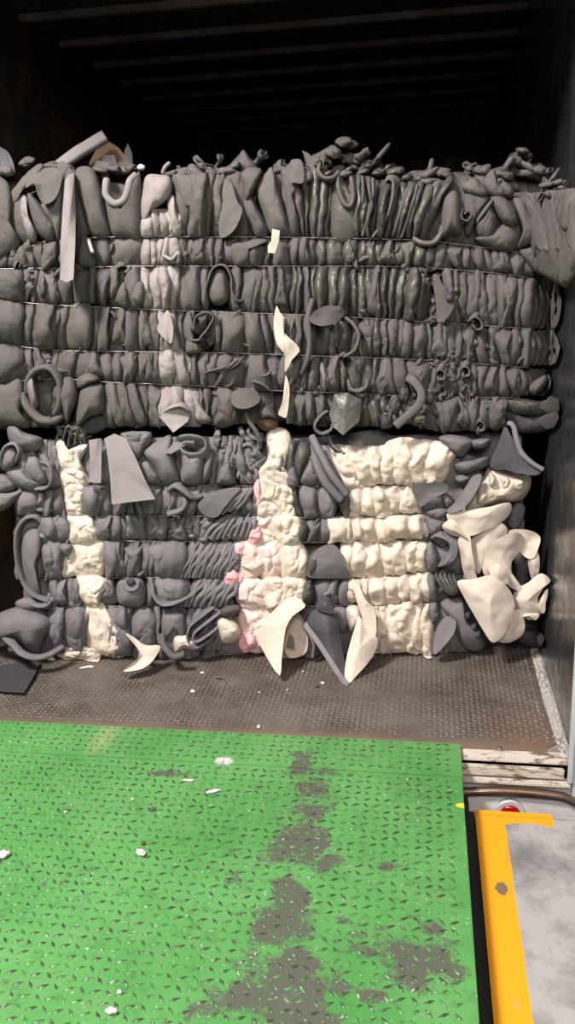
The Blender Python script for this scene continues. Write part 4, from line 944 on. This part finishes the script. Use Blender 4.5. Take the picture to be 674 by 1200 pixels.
strip(LB, M['g'], [(252, 712, .06), (236, 724, .095), (222, 736, .105), (220, 752, .105), (230, 760, .10), (246, 752, .09)], .08, .012, name='sheet_loop')
# row 4 left
pf(LB, 'g', [137, 684, 146, 678, 166, 678, 172, 694, 168, 710, 152, 712, 138, 706], .085, .0, cr=.001, rough=.002)
strip(LB, M['g'], [(142, 684, .08), (150, 692, .095), (160, 690, .095), (162, 681, .08)], .03, .010, name='sheet_edge')
pf(LB, 'd', [148, 680, 156, 678, 158, 685, 151, 688], .02, .075)
pf(LB, 'g', [190, 682, 206, 678, 220, 684, 222, 700, 206, 708, 188, 702], .06)
strip(LB, M['g'], [(178, 684, .05), (180, 700, .08), (190, 710, .09), (206, 708, .085), (222, 700, .05)], .06, .012, name='sheet_loop')
# row 5 left
for a in ([54, 740, 62, 722, 72, 712, 78, 724, 74, 748, 64, 758, 54, 752], [76, 716, 88, 712, 100, 720, 100, 748, 86, 756, 76, 742], [132, 730, 138, 712, 148, 712, 152, 736, 146, 742], [152, 730, 160, 716, 176, 714, 186, 726, 184, 746, 168, 754, 154, 748], [186, 728, 194, 716, 214, 716, 220, 734, 216, 748, 202, 742, 190, 752]): pf(LB, 'g', a, .085, .0)
for a in ((76, 716, 100, 752, 6),): frill(LB, *a, L=18)
# dark band between cream columns
pf(LB, 's', [346, 530, 352, 518, 362, 520, 364, 534, 356, 552, 350, 562, 344, 548], .07, .0)
for a in ([352, 566, 356, 545, 366, 530, 372, 545, 376, 562, 366, 570], [334, 560, 342, 540, 350, 556, 350, 570, 338, 572]): pf(LB, 'g', a, .06)
strip(LB, M['g'], [(364, 514, .04), (374, 534, .08), (386, 556, .10), (404, 580, .09)], .03, .024, wdir=Vector((.5, -.75, .2)), name='sheet_edge', round_=.2)
strip(LB, M['g'], [(366, 536, .05), (374, 556, .08), (384, 572, .08), (398, 586, .07)], .03, .030, wdir=Vector((.5, -.7, .2)), name='sheet_edge', round_=.2)
pf(LB, 's', [394, 586, 404, 578, 413, 586, 412, 602, 404, 606, 398, 596], .05, .0)
strip(LB, M['g'], [(384, 508, .03), (390, 522, .06), (404, 532, .05)], .03, .014, name='sheet_edge')
pf(LB, 'd', [362, 618, 368, 610, 376, 606, 372, 624, 364, 628], .05)
sl(LB, 'g', [(360, 670, .05), (364, 654, .075), (374, 642, .085), (390, 638, .09), (400, 648, .09), (406, 664, .08), (410, 677, .05), (386, 678, .06), (364, 677, .05)], thick=.03, bulge=.02)
pf(LB, 's', [359, 660, 366, 646, 377, 646, 376, 662, 366, 676, 360, 676], .085, .0)
pf(LB, 's', [352, 700, 358, 682, 366, 680, 368, 698, 362, 710, 354, 708], .07)
# bottom centre
for a in ([390, 712, 404, 710, 410, 722, 406, 742, 396, 740], [354, 730, 364, 722, 372, 748, 376, 766, 362, 771, 352, 764]): pf(LB, 'g', a, .05, -.01)
strip(LB, M['g'], [(362, 744, .08), (368, 756, .09), (366, 772, .08)], .03, .014, name='sheet_edge')
# dark column and torn right end
for a in ([514, 512, 528, 509, 545, 512, 556, 518, 548, 530, 541, 536, 530, 532, 518, 520], [532, 546, 542, 540, 556, 538, 574, 535, 572, 546, 556, 552, 540, 556]): pf(LB, 'g', a, .09, .0, cr=.001)
pf(LB, 'g', [552, 516, 576, 514, 570, 524, 556, 526], .08)
pf(LB, 'g', [533, 560, 541, 556, 552, 560, 546, 566, 536, 566], .08)
sl(LB, 'd', [(574, 546, .05), (584, 520, .06), (592, 500, .06), (601, 514, .08), (612, 530, .10), (628, 542, .12), (638, 548, .12), (628, 557, .13), (606, 554, .11), (590, 550, .08)], thick=.012, name='dark_sheet_wing', bulge=.01)['label'] = 'charcoal sheet wing'
strip(LB, M['g'], [(594, 496, .06), (602, 500, .08), (607, 518, .10), (613, 532, .115), (624, 543, .13), (637, 551, .14)], .03, .018, name='sheet_edge')
sl(LB, 'g', [(564, 556, .10), (562, 568, .12), (552, 586, .13), (540, 598, .12), (528, 601, .10), (524, 598, .09), (534, 588, .08), (546, 570, .07), (554, 558, .07)], thick=.014)
sl(LB, 'g', [(482, 569, .08), (500, 566, .09), (522, 567, .09), (524, 576, .08), (506, 584, .08), (494, 594, .06), (490, 588, .06)], thick=.014)
for a in ([516, 574, 528, 580, 534, 592, 526, 598, 518, 588], [498, 600, 516, 594, 528, 598, 524, 606, 508, 610], [500, 610, 512, 606, 524, 612, 516, 624, 504, 628]): pf(LB, 'g', a, .06)
for k in range(5): strip(LB, M['g'], [(504+k*3, 632+k*2, .03), (514+k*4, 629+k*1.5, .075), (528+k*2, 636+k, .09), (530+k*.8, 650+k, .09), (520+k, 662, .08), (510+k, 664, .04)], .07, .015, name='sheet_edge')
pf(LB, 'g', [497, 640, 506, 634, 514, 650, 512, 668, 504, 672, 498, 660], .07)
for k in range(5): strip(LB, M['s'], [(512+k*5, 668, .03), (513+k*5, 678, .075), (520+k*4, 690-k, .09), (532+k*2.5, 697-k*2, .085), (543, 692-k*3, .05)], .07, .015, name='sheet_edge')
for a in ([498, 676, 508, 672, 514, 690, 512, 706, 502, 704], [543, 672, 552, 676, 553, 686, 544, 688], [502, 708, 512, 705, 516, 722, 508, 732, 503, 724]): pf(LB, 'g', a, .065)
pf(LB, 'g', [514, 706, 528, 700, 541, 700, 546, 716, 552, 732, 566, 746, 569, 756, 562, 764, 548, 762, 538, 752, 530, 732], .085, .0, cr=.001)
sl(LB, 'g', [(509, 767, .10), (508, 752, .07), (513, 734, .06), (524, 722, .07), (534, 728, .09), (532, 742, .11), (520, 758, .12)], thick=.014)
for x, y in ((549, 722), (556, 736), (560, 744)): pf(LB, 'd', [x-5, y-3, x+3, y-5, x+5, y+4, x-3, y+5], .035, .05)
frill(LB, 500, 604, 545, 634, 8, L=16); frill(LB, 498, 600, 540, 760, 8, L=16)
# cream sheets bulging out of the right end
def cs(mat, pts, thick=.012, bulge=.02, nm='cream_sheet', **k):
    pts = [(x, y, w*.85) for x, y, w in pts]
    return slab(LB, M[mat], pts, thick=thick, bulge=bulge, name=nm, rough=.004, nr=10, **k)
puff(LB, M['c'], [(565, 560), (574, 548), (590, 552), (612, 556), (622, 560), (619, 578), (604, 588), (588, 590), (570, 596), (552, 604), (540, 598), (553, 578)], .10, -.02, name='cream_fold', rough=.010, cr=.008, nr=14)
for a in ([574, 552, 584, 560, 580, 574, 572, 570], [584, 556, 600, 560, 598, 572, 588, 576], [600, 560, 616, 562, 612, 576, 602, 574], [560, 574, 574, 576, 570, 590, 556, 594]): pf(LB, 'c', a, .11, -.01, cr=.008, rough=.006, name='cream_fold')
cs('w', [(524, 602, .10), (546, 598, .12), (572, 594, .12), (597, 589, .10), (598, 602, .08), (584, 614, .10), (564, 624, .13), (546, 628, .12), (530, 616, .10)], bulge=.03)
cs('w', [(518, 616, .08), (530, 608, .12), (540, 620, .14), (548, 632, .14), (540, 630, .10), (526, 626, .08)])
cs('w', [(537, 632, .10), (550, 626, .13), (553, 645, .14), (557, 668, .13), (560, 684, .10), (546, 676, .08), (540, 656, .08)], bulge=.015)
cs('w', [(550, 640, .08), (566, 618, .10), (586, 612, .09), (594, 626, .08), (570, 656, .10), (560, 672, .10)])
cs('w', [(565, 658, .10), (571, 640, .13), (585, 630, .15), (602, 624, .14), (613, 628, .10), (612, 642, .09), (600, 658, .12), (601, 676, .13), (612, 688, .12), (610, 693, .12), (598, 688, .12), (584, 676, .12), (568, 674, .10)], bulge=.02, cen=(588, 655))
cs('w', [(597, 622, .08), (618, 621, .10), (633, 629, .11), (630, 645, .12), (623, 655, .10), (612, 650, .08), (602, 636, .10)], bulge=-.02)
cs('w', [(618, 650, .06), (630, 646, .10), (632, 668, .10), (624, 680, .07)])
pf(LB, 'd', [605, 650, 618, 648, 620, 676, 614, 694, 606, 690, 604, 668], .03, .02)
cs('w', [(600, 706, .10), (606, 690, .10), (620, 682, .12), (634, 672, .14), (645, 680, .16), (636, 690, .15), (630, 702, .12), (636, 716, .12), (624, 726, .12), (612, 722, .10)], bulge=.03, cen=(618, 704))
cs('w', [(628, 716, .10), (634, 700, .13), (642, 690, .15), (640, 706, .15), (638, 718, .13)])
cs('w', [(606, 724, .10), (620, 716, .12), (632, 720, .13), (627, 727, .14), (616, 722, .12)])
cs('w', [(582, 746, .08), (596, 720, .12), (609, 714, .12), (615, 730, .12), (612, 744, .12), (598, 752, .12), (586, 752, .10)], bulge=.03)
cs('w', [(536, 681, .13), (556, 679, .16), (574, 674, .18), (586, 680, .19), (598, 692, .17), (603, 708, .16), (600, 726, .17), (589, 746, .19), (577, 753, .20), (566, 738, .18), (553, 716, .16), (543, 698, .14)], thick=.012, bulge=.035, nm='cream_sheet')
cs('w', [(573, 666, .14), (582, 660, .17), (592, 668, .18), (596, 684, .17), (584, 682, .19), (576, 676, .17)], bulge=.02)
pf(LB, 'g', [604, 590, 616, 594, 612, 612, 604, 622, 594, 612], .03, -.05)
pf(LB, 'd', [598, 748, 612, 736, 628, 738, 637, 746, 634, 757, 618, 758], .06, -.04)
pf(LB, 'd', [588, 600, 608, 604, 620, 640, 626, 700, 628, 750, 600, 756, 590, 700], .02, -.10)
# left foot of the bale: draped fold
pf(LB, 'g', [-14, 728, 4, 716, 24, 711, 42, 716, 58, 722, 64, 734, 54, 748, 48, 764, 36, 766, 20, 752, 4, 748, -14, 750], .13, .0, cr=.002)
strip(LB, M['g'], [(2, 748, .10), (12, 757, .15), (24, 768, .18), (40, 773, .18), (58, 769, .16), (76, 758, .10)], .04, .018, name='sheet_edge')
pf(LB, 'g', [10, 756, 22, 756, 30, 764, 22, 770, 10, 764], .15, .0)
pf(LB, 'g', [18, 706, 32, 700, 46, 706, 42, 716, 24, 716], .06)
for pts in ([(-10, 586), (40, 573), (110, 570), (200, 568), (330, 570), (500, 569)], [(22, 603), (120, 605), (230, 605), (330, 607), (500, 603)], [(22, 634), (150, 634), (230, 635), (330, 636), (500, 633)],
            [(30, 680), (150, 677), (225, 677), (330, 678), (505, 672)], [(40, 712), (150, 710), (330, 711), (505, 706)]):
    wire(LB, pts, r=.0011, w=.014)

#==LOOSE THINGS==
class Root: pass
def thing(o, label, cat, group=None):
    reorigin(o); tag(o, label, cat, group); return o
G1 = 'loose foam offcuts sticking out of the bales'
t = slab(None, M['h'], [(76, 212, .095), (81, 204, .09), (87, 203, .08), (89, 250, .10), (88, 290, .15), (86, 327, .19), (78, 331, .19), (70, 327, .19), (71, 290, .15), (73, 250, .11)], thick=.075, bulge=.0, name='foam_offcut', smooth_n=5, curve=False, rough=.001)
thing(t, 'long straight grey foam strip hanging down at the upper left of the bale', 'foam offcut', G1)
t = slab(None, M['h'], [(104, 516, .06), (114, 514, .07), (119, 514, .06), (119, 540, .08), (118, 566, .10), (103, 565, .10), (106, 540, .08)], thick=.02, name='foam_offcut', curve=False, rough=.001)
thing(t, 'narrow upright grey foam wedge right of the left cream column', 'foam offcut', G1)
t = slab(None, M['h'], [(122, 514, .05), (134, 508, .04), (148, 514, .06), (158, 534, .09), (170, 562, .13), (182, 585, .15), (156, 588, .15), (131, 591, .15), (129, 560, .11), (126, 534, .08)], thick=.022, name='foam_offcut', smooth_n=4, curve=False, rough=.001, bulge=.0)
thing(t, 'flat grey foam panel hanging over the second row, upper left of lower bale', 'foam offcut', G1)
t = slab(None, M['v'], [(319, 268, .075), (328, 270, .08), (327, 282, .08), (322, 297, .085), (314, 296, .085), (314, 288, .08), (318, 282, .08)], thick=.014, name='foam_offcut', curve=False)
thing(t, 'small white foam chip stuck under the top wire near the middle', 'foam offcut', G1)
t = strip(None, M['v'], [(102, 280, .055), (105, 287, .075), (108, 295, .085)], .02, .012, name='foam_offcut'); thing(t, 'tiny pale curl beside the long hanging strip', 'foam offcut', G1)
t = slab(None, M['v'], [(324, 358, .07), (328, 366, .08), (333, 372, .08), (331, 386, .085), (339, 396, .09), (348, 404, .10), (351, 412, .10), (342, 422, .10), (335, 436, .08), (332, 428, .09), (333, 414, .09), (325, 404, .09), (321, 388, .08), (321, 374, .07)], thick=.010, name='foam_offcut', cen=(333, 398, .095), rough=.006)
thing(t, 'crumpled cream ribbon of foam hanging at the middle of upper bale', 'foam offcut', G1)
t = slab(None, M['v'], [(335, 440, .05), (339, 452, .06), (339, 466, .07), (336, 488, .08), (330, 488, .08), (326, 484, .08), (331, 470, .07), (333, 454, .06)], thick=.010, name='foam_offcut', rough=.003)
thing(t, 'thin cream tongue of foam just above the centre cream column', 'foam offcut', G1)
t = strip(None, M['h'], [(66, 194, -.10), (82, 182, -.10), (100, 170, -.12), (122, 157, -.14)], .03, .045, name='foam_offcut', round_=.15, wdir=-NRM+Vector((0, 0, -.5)), taper=lambda t: 1.0)
thing(t, 'grey foam bar leaning on top of the upper bale at left', 'foam offcut', G1)
t = slab(None, M['b'], [(104, 192, -.20), (112, 176, -.22), (126, 165, -.24), (138, 172, -.24), (148, 184, -.22), (158, 196, -.2), (140, 202, -.2), (112, 202, -.2)], thick=.015, name='cardboard_piece', curve=False)
thing(t, 'brown board piece behind the leaning foam bar on top', 'cardboard')
t = slab(None, M['d'], [(116, 194, -.14), (122, 182, -.14), (134, 182, -.14), (138, 194, -.14)], thick=.02, name='foam_offcut', curve=False); thing(t, 'small dark block in front of the brown board on top', 'foam offcut', G1)
t = slab(None, M['d'], [(146, 200, -.2), (146, 176, -.22), (150, 168, -.22), (155, 180, -.2), (156, 200, -.2)], thick=.02, name='foam_offcut', curve=False); thing(t, 'dark upright scrap at the right of the brown board', 'foam offcut', G1)
t = slab(None, M['d'], [(-10, 230, -.05), (-10, 176, -.12), (4, 174, -.12), (14, 186, -.10), (18, 210, -.05), (12, 236, -.02)], thick=.03, name='foam_offcut'); thing(t, 'dark sheet standing at the far left edge on top of the bale', 'foam offcut', G1)
G2 = 'pointed foam pieces at the foot of the lower bale'
t = slab(None, M['c'], [(300, 744, .09), (310, 728, .09), (320, 716, .08), (334, 703, .07), (346, 699, .08), (358, 709, .11), (353, 715, .13), (343, 722, .15), (335, 736, .17), (332, 756, .20), (330, 776, .23), (328, 792, .26), (316, 776, .21), (306, 758, .14)], thick=.014, bulge=.02, name='foam_offcut', cen=(322, 735), rough=.002)
thing(t, 'cream pointed flap curling down below the centre column, tip on floor', 'foam offcut', G2)
t = slab(None, M['d'], [(356, 730, .09), (366, 716, .09), (382, 712, .10), (395, 724, .11), (399, 748, .13), (404, 776, .18), (408, 802, .24), (400, 795, .24), (388, 775, .20), (372, 750, .14)], thick=.03, bulge=.015, name='foam_offcut', cen=(384, 744), rough=.001)
thing(t, 'dark grey pointed flap with a pale cut edge, tip on the floor', 'foam offcut', G2)
setp = strip(t, M['h'], [(356, 730, .10), (366, 744, .135), (380, 764, .18), (394, 786, .235), (406, 803, .262)], .012, .022, name='cut_edge', round_=.2)
setp.matrix_parent_inverse = Matrix.Translation(-t.location); setp['label'] = 'pale cut edge'
t = slab(None, M['d'], [(371, 714, .12), (374, 702, .10), (385, 700, .10), (392, 716, .13), (386, 719, .14)], thick=.014, name='foam_offcut', bulge=.02); thing(t, 'small black foam curl on top of the dark pointed flap', 'foam offcut', G2)
t = slab(None, M['c'], [(404, 800, .24), (405, 778, .19), (410, 755, .15), (416, 735, .12), (421, 722, .10), (432, 738, .11), (441, 744, .12), (442, 758, .14), (432, 776, .18), (418, 792, .22), (410, 800, .24)], thick=.014, bulge=.02, name='foam_offcut', cen=(422, 758), rough=.002)
thing(t, 'cream leaf-shaped flap right of the dark pointed one, tip on floor', 'foam offcut', G2)
t = slab(None, M['c'], [(412, 680, .08), (420, 684, .10), (428, 702, .12), (438, 712, .11), (441, 726, .12), (440, 746, .13), (430, 740, .12), (424, 722, .11), (418, 704, .10)], thick=.014, name='foam_offcut', bulge=.01); thing(t, 'narrow cream tongue above the cream leaf-shaped flap', 'foam offcut', G2)
t = puff(None, M['w'], [(406, 712), (422, 710), (426, 728), (414, 742), (408, 732)], .10, .0, name='foam_offcut'); thing(t, 'small cream triangle wedged between grey block and cream tongue', 'foam offcut', G2)
t = puff(None, M['w'], [(252, 728), (262, 722), (276, 728), (284, 742), (276, 753), (262, 754), (255, 744)], .12, .0, name='foam_offcut', rough=.008); thing(t, 'round off-white crumpled lump left of the centre cream column foot', 'foam offcut', G2)
t = puff(None, M['g'], [(256, 716), (268, 708), (282, 710), (280, 720), (266, 724), (258, 724)], .10, .0, name='foam_offcut', rough=.010); thing(t, 'crumbly grey scrap above the round off-white lump', 'foam offcut', G2)
t = slab(None, M['w'], [(147, 742, .10), (156, 746, .14), (170, 756, .14), (188, 757, .12), (180, 773, .16), (168, 783, .20), (150, 787, .22), (145, 785, .22), (158, 776, .19), (163, 764, .17), (155, 752, .14)], thick=.018, name='foam_offcut', cen=(168, 768), rough=.001); thing(t, 'off-white fin-shaped piece on the floor, right of left cream column', 'foam offcut', G2)
t = strip(None, M['g'], [(190, 742, .10), (190, 754, .13), (195, 764, .155), (204, 771, .17), (216, 768, .17)], .03, .024, name='foam_offcut'); thing(t, 'grey curved strip resting beside the off-white fin', 'foam offcut', G2)
t = puff(None, M['w'], [(203, 748), (212, 744), (222, 745), (232, 753), (230, 762), (216, 760), (204, 765)], .07, .03, name='foam_offcut', rough=.006); thing(t, 'chunky off-white scrap at the bale foot behind the curved strip', 'foam offcut', G2)
t = slab(None, M['c'], [(346, 724, .03), (356, 732, .06), (361, 748, .07), (358, 766, .08), (342, 771, .08), (333, 760, .08), (338, 740, .05)], thick=.03, name='foam_offcut', rough=.008); thing(t, 'shaded cream crumple tucked behind the cream pointed flap', 'foam offcut', G2)
t = slab(None, M['h'], [(335, 758, .09), (339, 742, .08), (344, 746, .09), (345, 760, .12)], thick=.01, name='foam_offcut', curve=False); thing(t, 'small grey tab inside the curl of the cream pointed flap', 'foam offcut', G2)
def floorfn(h):
    def f(x, y, ww):
        p = onz(x, y, .004+ww); return p
    return f
t = slab(None, M['d'], [(-14, 782, .020), (12, 778, .022), (36, 773, .024), (47, 777, .018), (40, 792, .02), (28, 812, .016), (4, 811, .014), (-14, 808, .014)], thick=.010, name='foam_offcut', curve=False, fn=lambda x, y, ww: onz(x, y, .002+ww), rough=0); thing(t, 'flat charcoal sheet lying on the tread plate at far left', 'foam offcut', G2)

def crumb(x, y, z, s, mat, label, name='foam_crumb', flat=.7, n=1, ang=0, asp=1.0, lumps_=7):
    """irregular crumb sitting on the plate at photo pixel (x, y)"""
    c = onz(x, y, z); bm = bmesh.new()
    for q in range(n):
        r = bmesh.ops.create_icosphere(bm, subdivisions=3, radius=1)['verts']; sd = random.random()*60
        ox, oy = (random.uniform(-.9, .9), random.uniform(-.5, .5)) if n > 1 else (0, 0); k = random.uniform(.45, .75) if n > 1 else 1
        for v in r:
            d = 1+.55*noise.noise(v.co*1.6+Vector((sd, 0, 0)))+.35*noise.noise(v.co*4+Vector((0, sd, 0)))
            v.co = Vector((v.co.x*d*s*asp*k+ox*s*asp, v.co.y*d*s*k+oy*s, v.co.z*d*s*flat*k))
        
    mz = min(v.co.z for v in bm.verts)
    for v in bm.verts: v.co.z = max(0, v.co.z-mz*.75)
    bmesh.ops.rotate(bm, verts=bm.verts, matrix=Matrix.Rotation(ang, 3, 'Z'))
    me = bpy.data.meshes.new(name); bm.to_mesh(me); bm.free(); me.materials.append(M[mat])
    for p in me.polygons: p.use_smooth = True
    o = bpy.data.objects.new(name, me); COL.objects.link(o); o.location = (c.x, c.y, z)
    tag(o, label, 'foam crumb', 'foam crumbs on the '+('green plate' if z > .01 else 'tread plate')); return o
Z = LZ+.001
crumb(7, 1004, Z, .014, 'wh', 'white popcorn-like crumb at the left edge of the green plate', n=4, flat=.8)
crumb(165, 1001, Z, .010, 'c', 'cream crumb with a flat face left of the dark stain', asp=1.4)
crumb(168, 989, Z, .006, 'b', 'small tan crumb just behind the flat cream crumb')
crumb(250, 928, Z, .010, 'wh', 'white sliver lying below the white fluff', asp=2.0, ang=.5, n=3, flat=.4)
crumb(180, 948, Z, .008, 'g', 'grey shred on the green plate, left of the white sliver', asp=1.5, ang=.6, n=2, flat=.4)
crumb(222, 915, Z, .008, 'wh', 'broken white shred left of the white fluff', asp=2.2, n=3, flat=.4)
crumb(155, 937, Z, .004, 'wh', 'tiny white crumb left of the grey shred', asp=1.2)
crumb(77, 952, Z, .004, 'wh', 'tiny white crumb at the far left of the green plate')
crumb(140, 1164, Z, .005, 'wh', 'smaller of two white crumbs near the lower edge')
crumb(131, 1187, Z, .008, 'wh', 'larger white crumb at the lower edge of the picture', asp=1.5)
crumb(243, 1017, Z, .004, 'b', 'tiny dark crumb left of the dark stain')
crumb(60, 774, .001, .011, 'wh', 'white block-like crumb in front of left cream column', asp=1.5, flat=.7)
crumb(103, 782, .001, .012, 'wh', 'smeared white crumbs in front of the left cream column', asp=2.2, ang=.35, n=5, flat=.25)
crumb(302, 853, .001, .009, 'wh', 'white crumb just behind the green plate edge', asp=.9, flat=1.0, n=2)
crumb(378, 801, .001, .010, 'wh', 'white crumb right of the cream pointed tip', n=2)
crumb(371, 805, .001, .009, 'g', 'grey crumb touching a white one')
crumb(354, 787, .001, .006, 'wh', 'small white crumb beside the cream pointed tip', n=2)
crumb(226, 811, .001, .007, 'wh', 'white crumb on the tread plate below the curved strip', asp=1.3)
crumb(304, 812, .001, .004, 'wh', 'tiny white crumb between tip and green plate')
crumb(337, 809, .001, .004, 'wh', 'tiny flat white crumb below the cream tip')
crumb(237, 789, .001, .005, 'wh', 'small pale shred in front of the chunky scrap', asp=1.8)
crumb(278, 757, .001, .008, 'wh', 'white shreds under the round off-white lump', n=4)
# shaving on the tread plate
t = strip(None, M['h'], [(252, 792, .0), (262, 797, .0), (270, 803, .0), (276, 811, .0)], .006, .006, name='foam_shaving')
cpts = [onz(x, y, .006) for x, y in ((252, 793), (262, 797), (270, 803), (276, 811))]
bpy.data.objects.remove(t)
V = []; F = []
for i, p in enumerate(cpts):
    for a, b in ((-.004, -.005), (.004, -.005), (.003, .004), (-.003, .004)): V.append(p+Vector((a*.8, -a*.8, b)))
for i in range(3):
    for j in range(4): a = i*4+j; b = i*4+(j+1) % 4; F.append((a, a+4, b+4, b))
F += [(3, 2, 1, 0), (12, 13, 14, 15)]
t = link('foam_shaving', V, F, M['h']); thing(t, 'thin curved grey shaving on the tread plate', 'foam shaving')
# fluff: radiating fibres
c = onz(263, 892, Z); V = []; F = []
for i in range(260):
    a = random.uniform(0, 6.28); r0 = random.random()*.012; l = random.uniform(.008, .026); h = random.uniform(.002, .012)
    p0 = Vector((c.x+math.cos(a)*r0*1.2, c.y+math.sin(a)*r0, Z+h)); a2 = a+random.uniform(-1, 1)
    p1 = p0+Vector((math.cos(a2)*l, math.sin(a2)*l, -h*.9)); s = Vector((-math.sin(a2), math.cos(a2), 0))*.0009; u = Vector((0, 0, .0012))
    b = len(V); V += [p0-s, p0+s, p0+u, p1-s*.4, p1+s*.4, p1+u*.4]; F += [(b, b+3, b+4, b+1), (b+1, b+4, b+5, b+2), (b+2, b+5, b+3, b)]
t = link('fibre_tuft', V, F, M['wh'], None, False); thing(t, 'white fluffy tuft of fibres on the green plate near its far edge', 'fluff')

#==FINAL PASS== keep every bale piece inside the load space, and give the lower bale its cooler grey
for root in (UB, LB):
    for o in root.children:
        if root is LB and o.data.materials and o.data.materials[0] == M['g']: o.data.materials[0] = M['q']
        if o.name.startswith('foam_fold'):
            for mt, nm, lb in (('s', 'laminated_fold', 'dark fold with a slight sheen'), ('l', 'pale_grey_fold', 'pale grey fold'), ('c', 'cream_fold', 'cream fold'), ('m', 'cream_fold', 'cream fold flecked with pink')):
                if o.data.materials[0] == M[mt]: o.name = nm; o['label'] = lb
        for v in o.data.vertices:
            if v.co.x > WX-.006: v.co.x = WX-.006
            if v.co.x < .006: v.co.x = .006
            if v.co.z < .001: v.co.z = .001
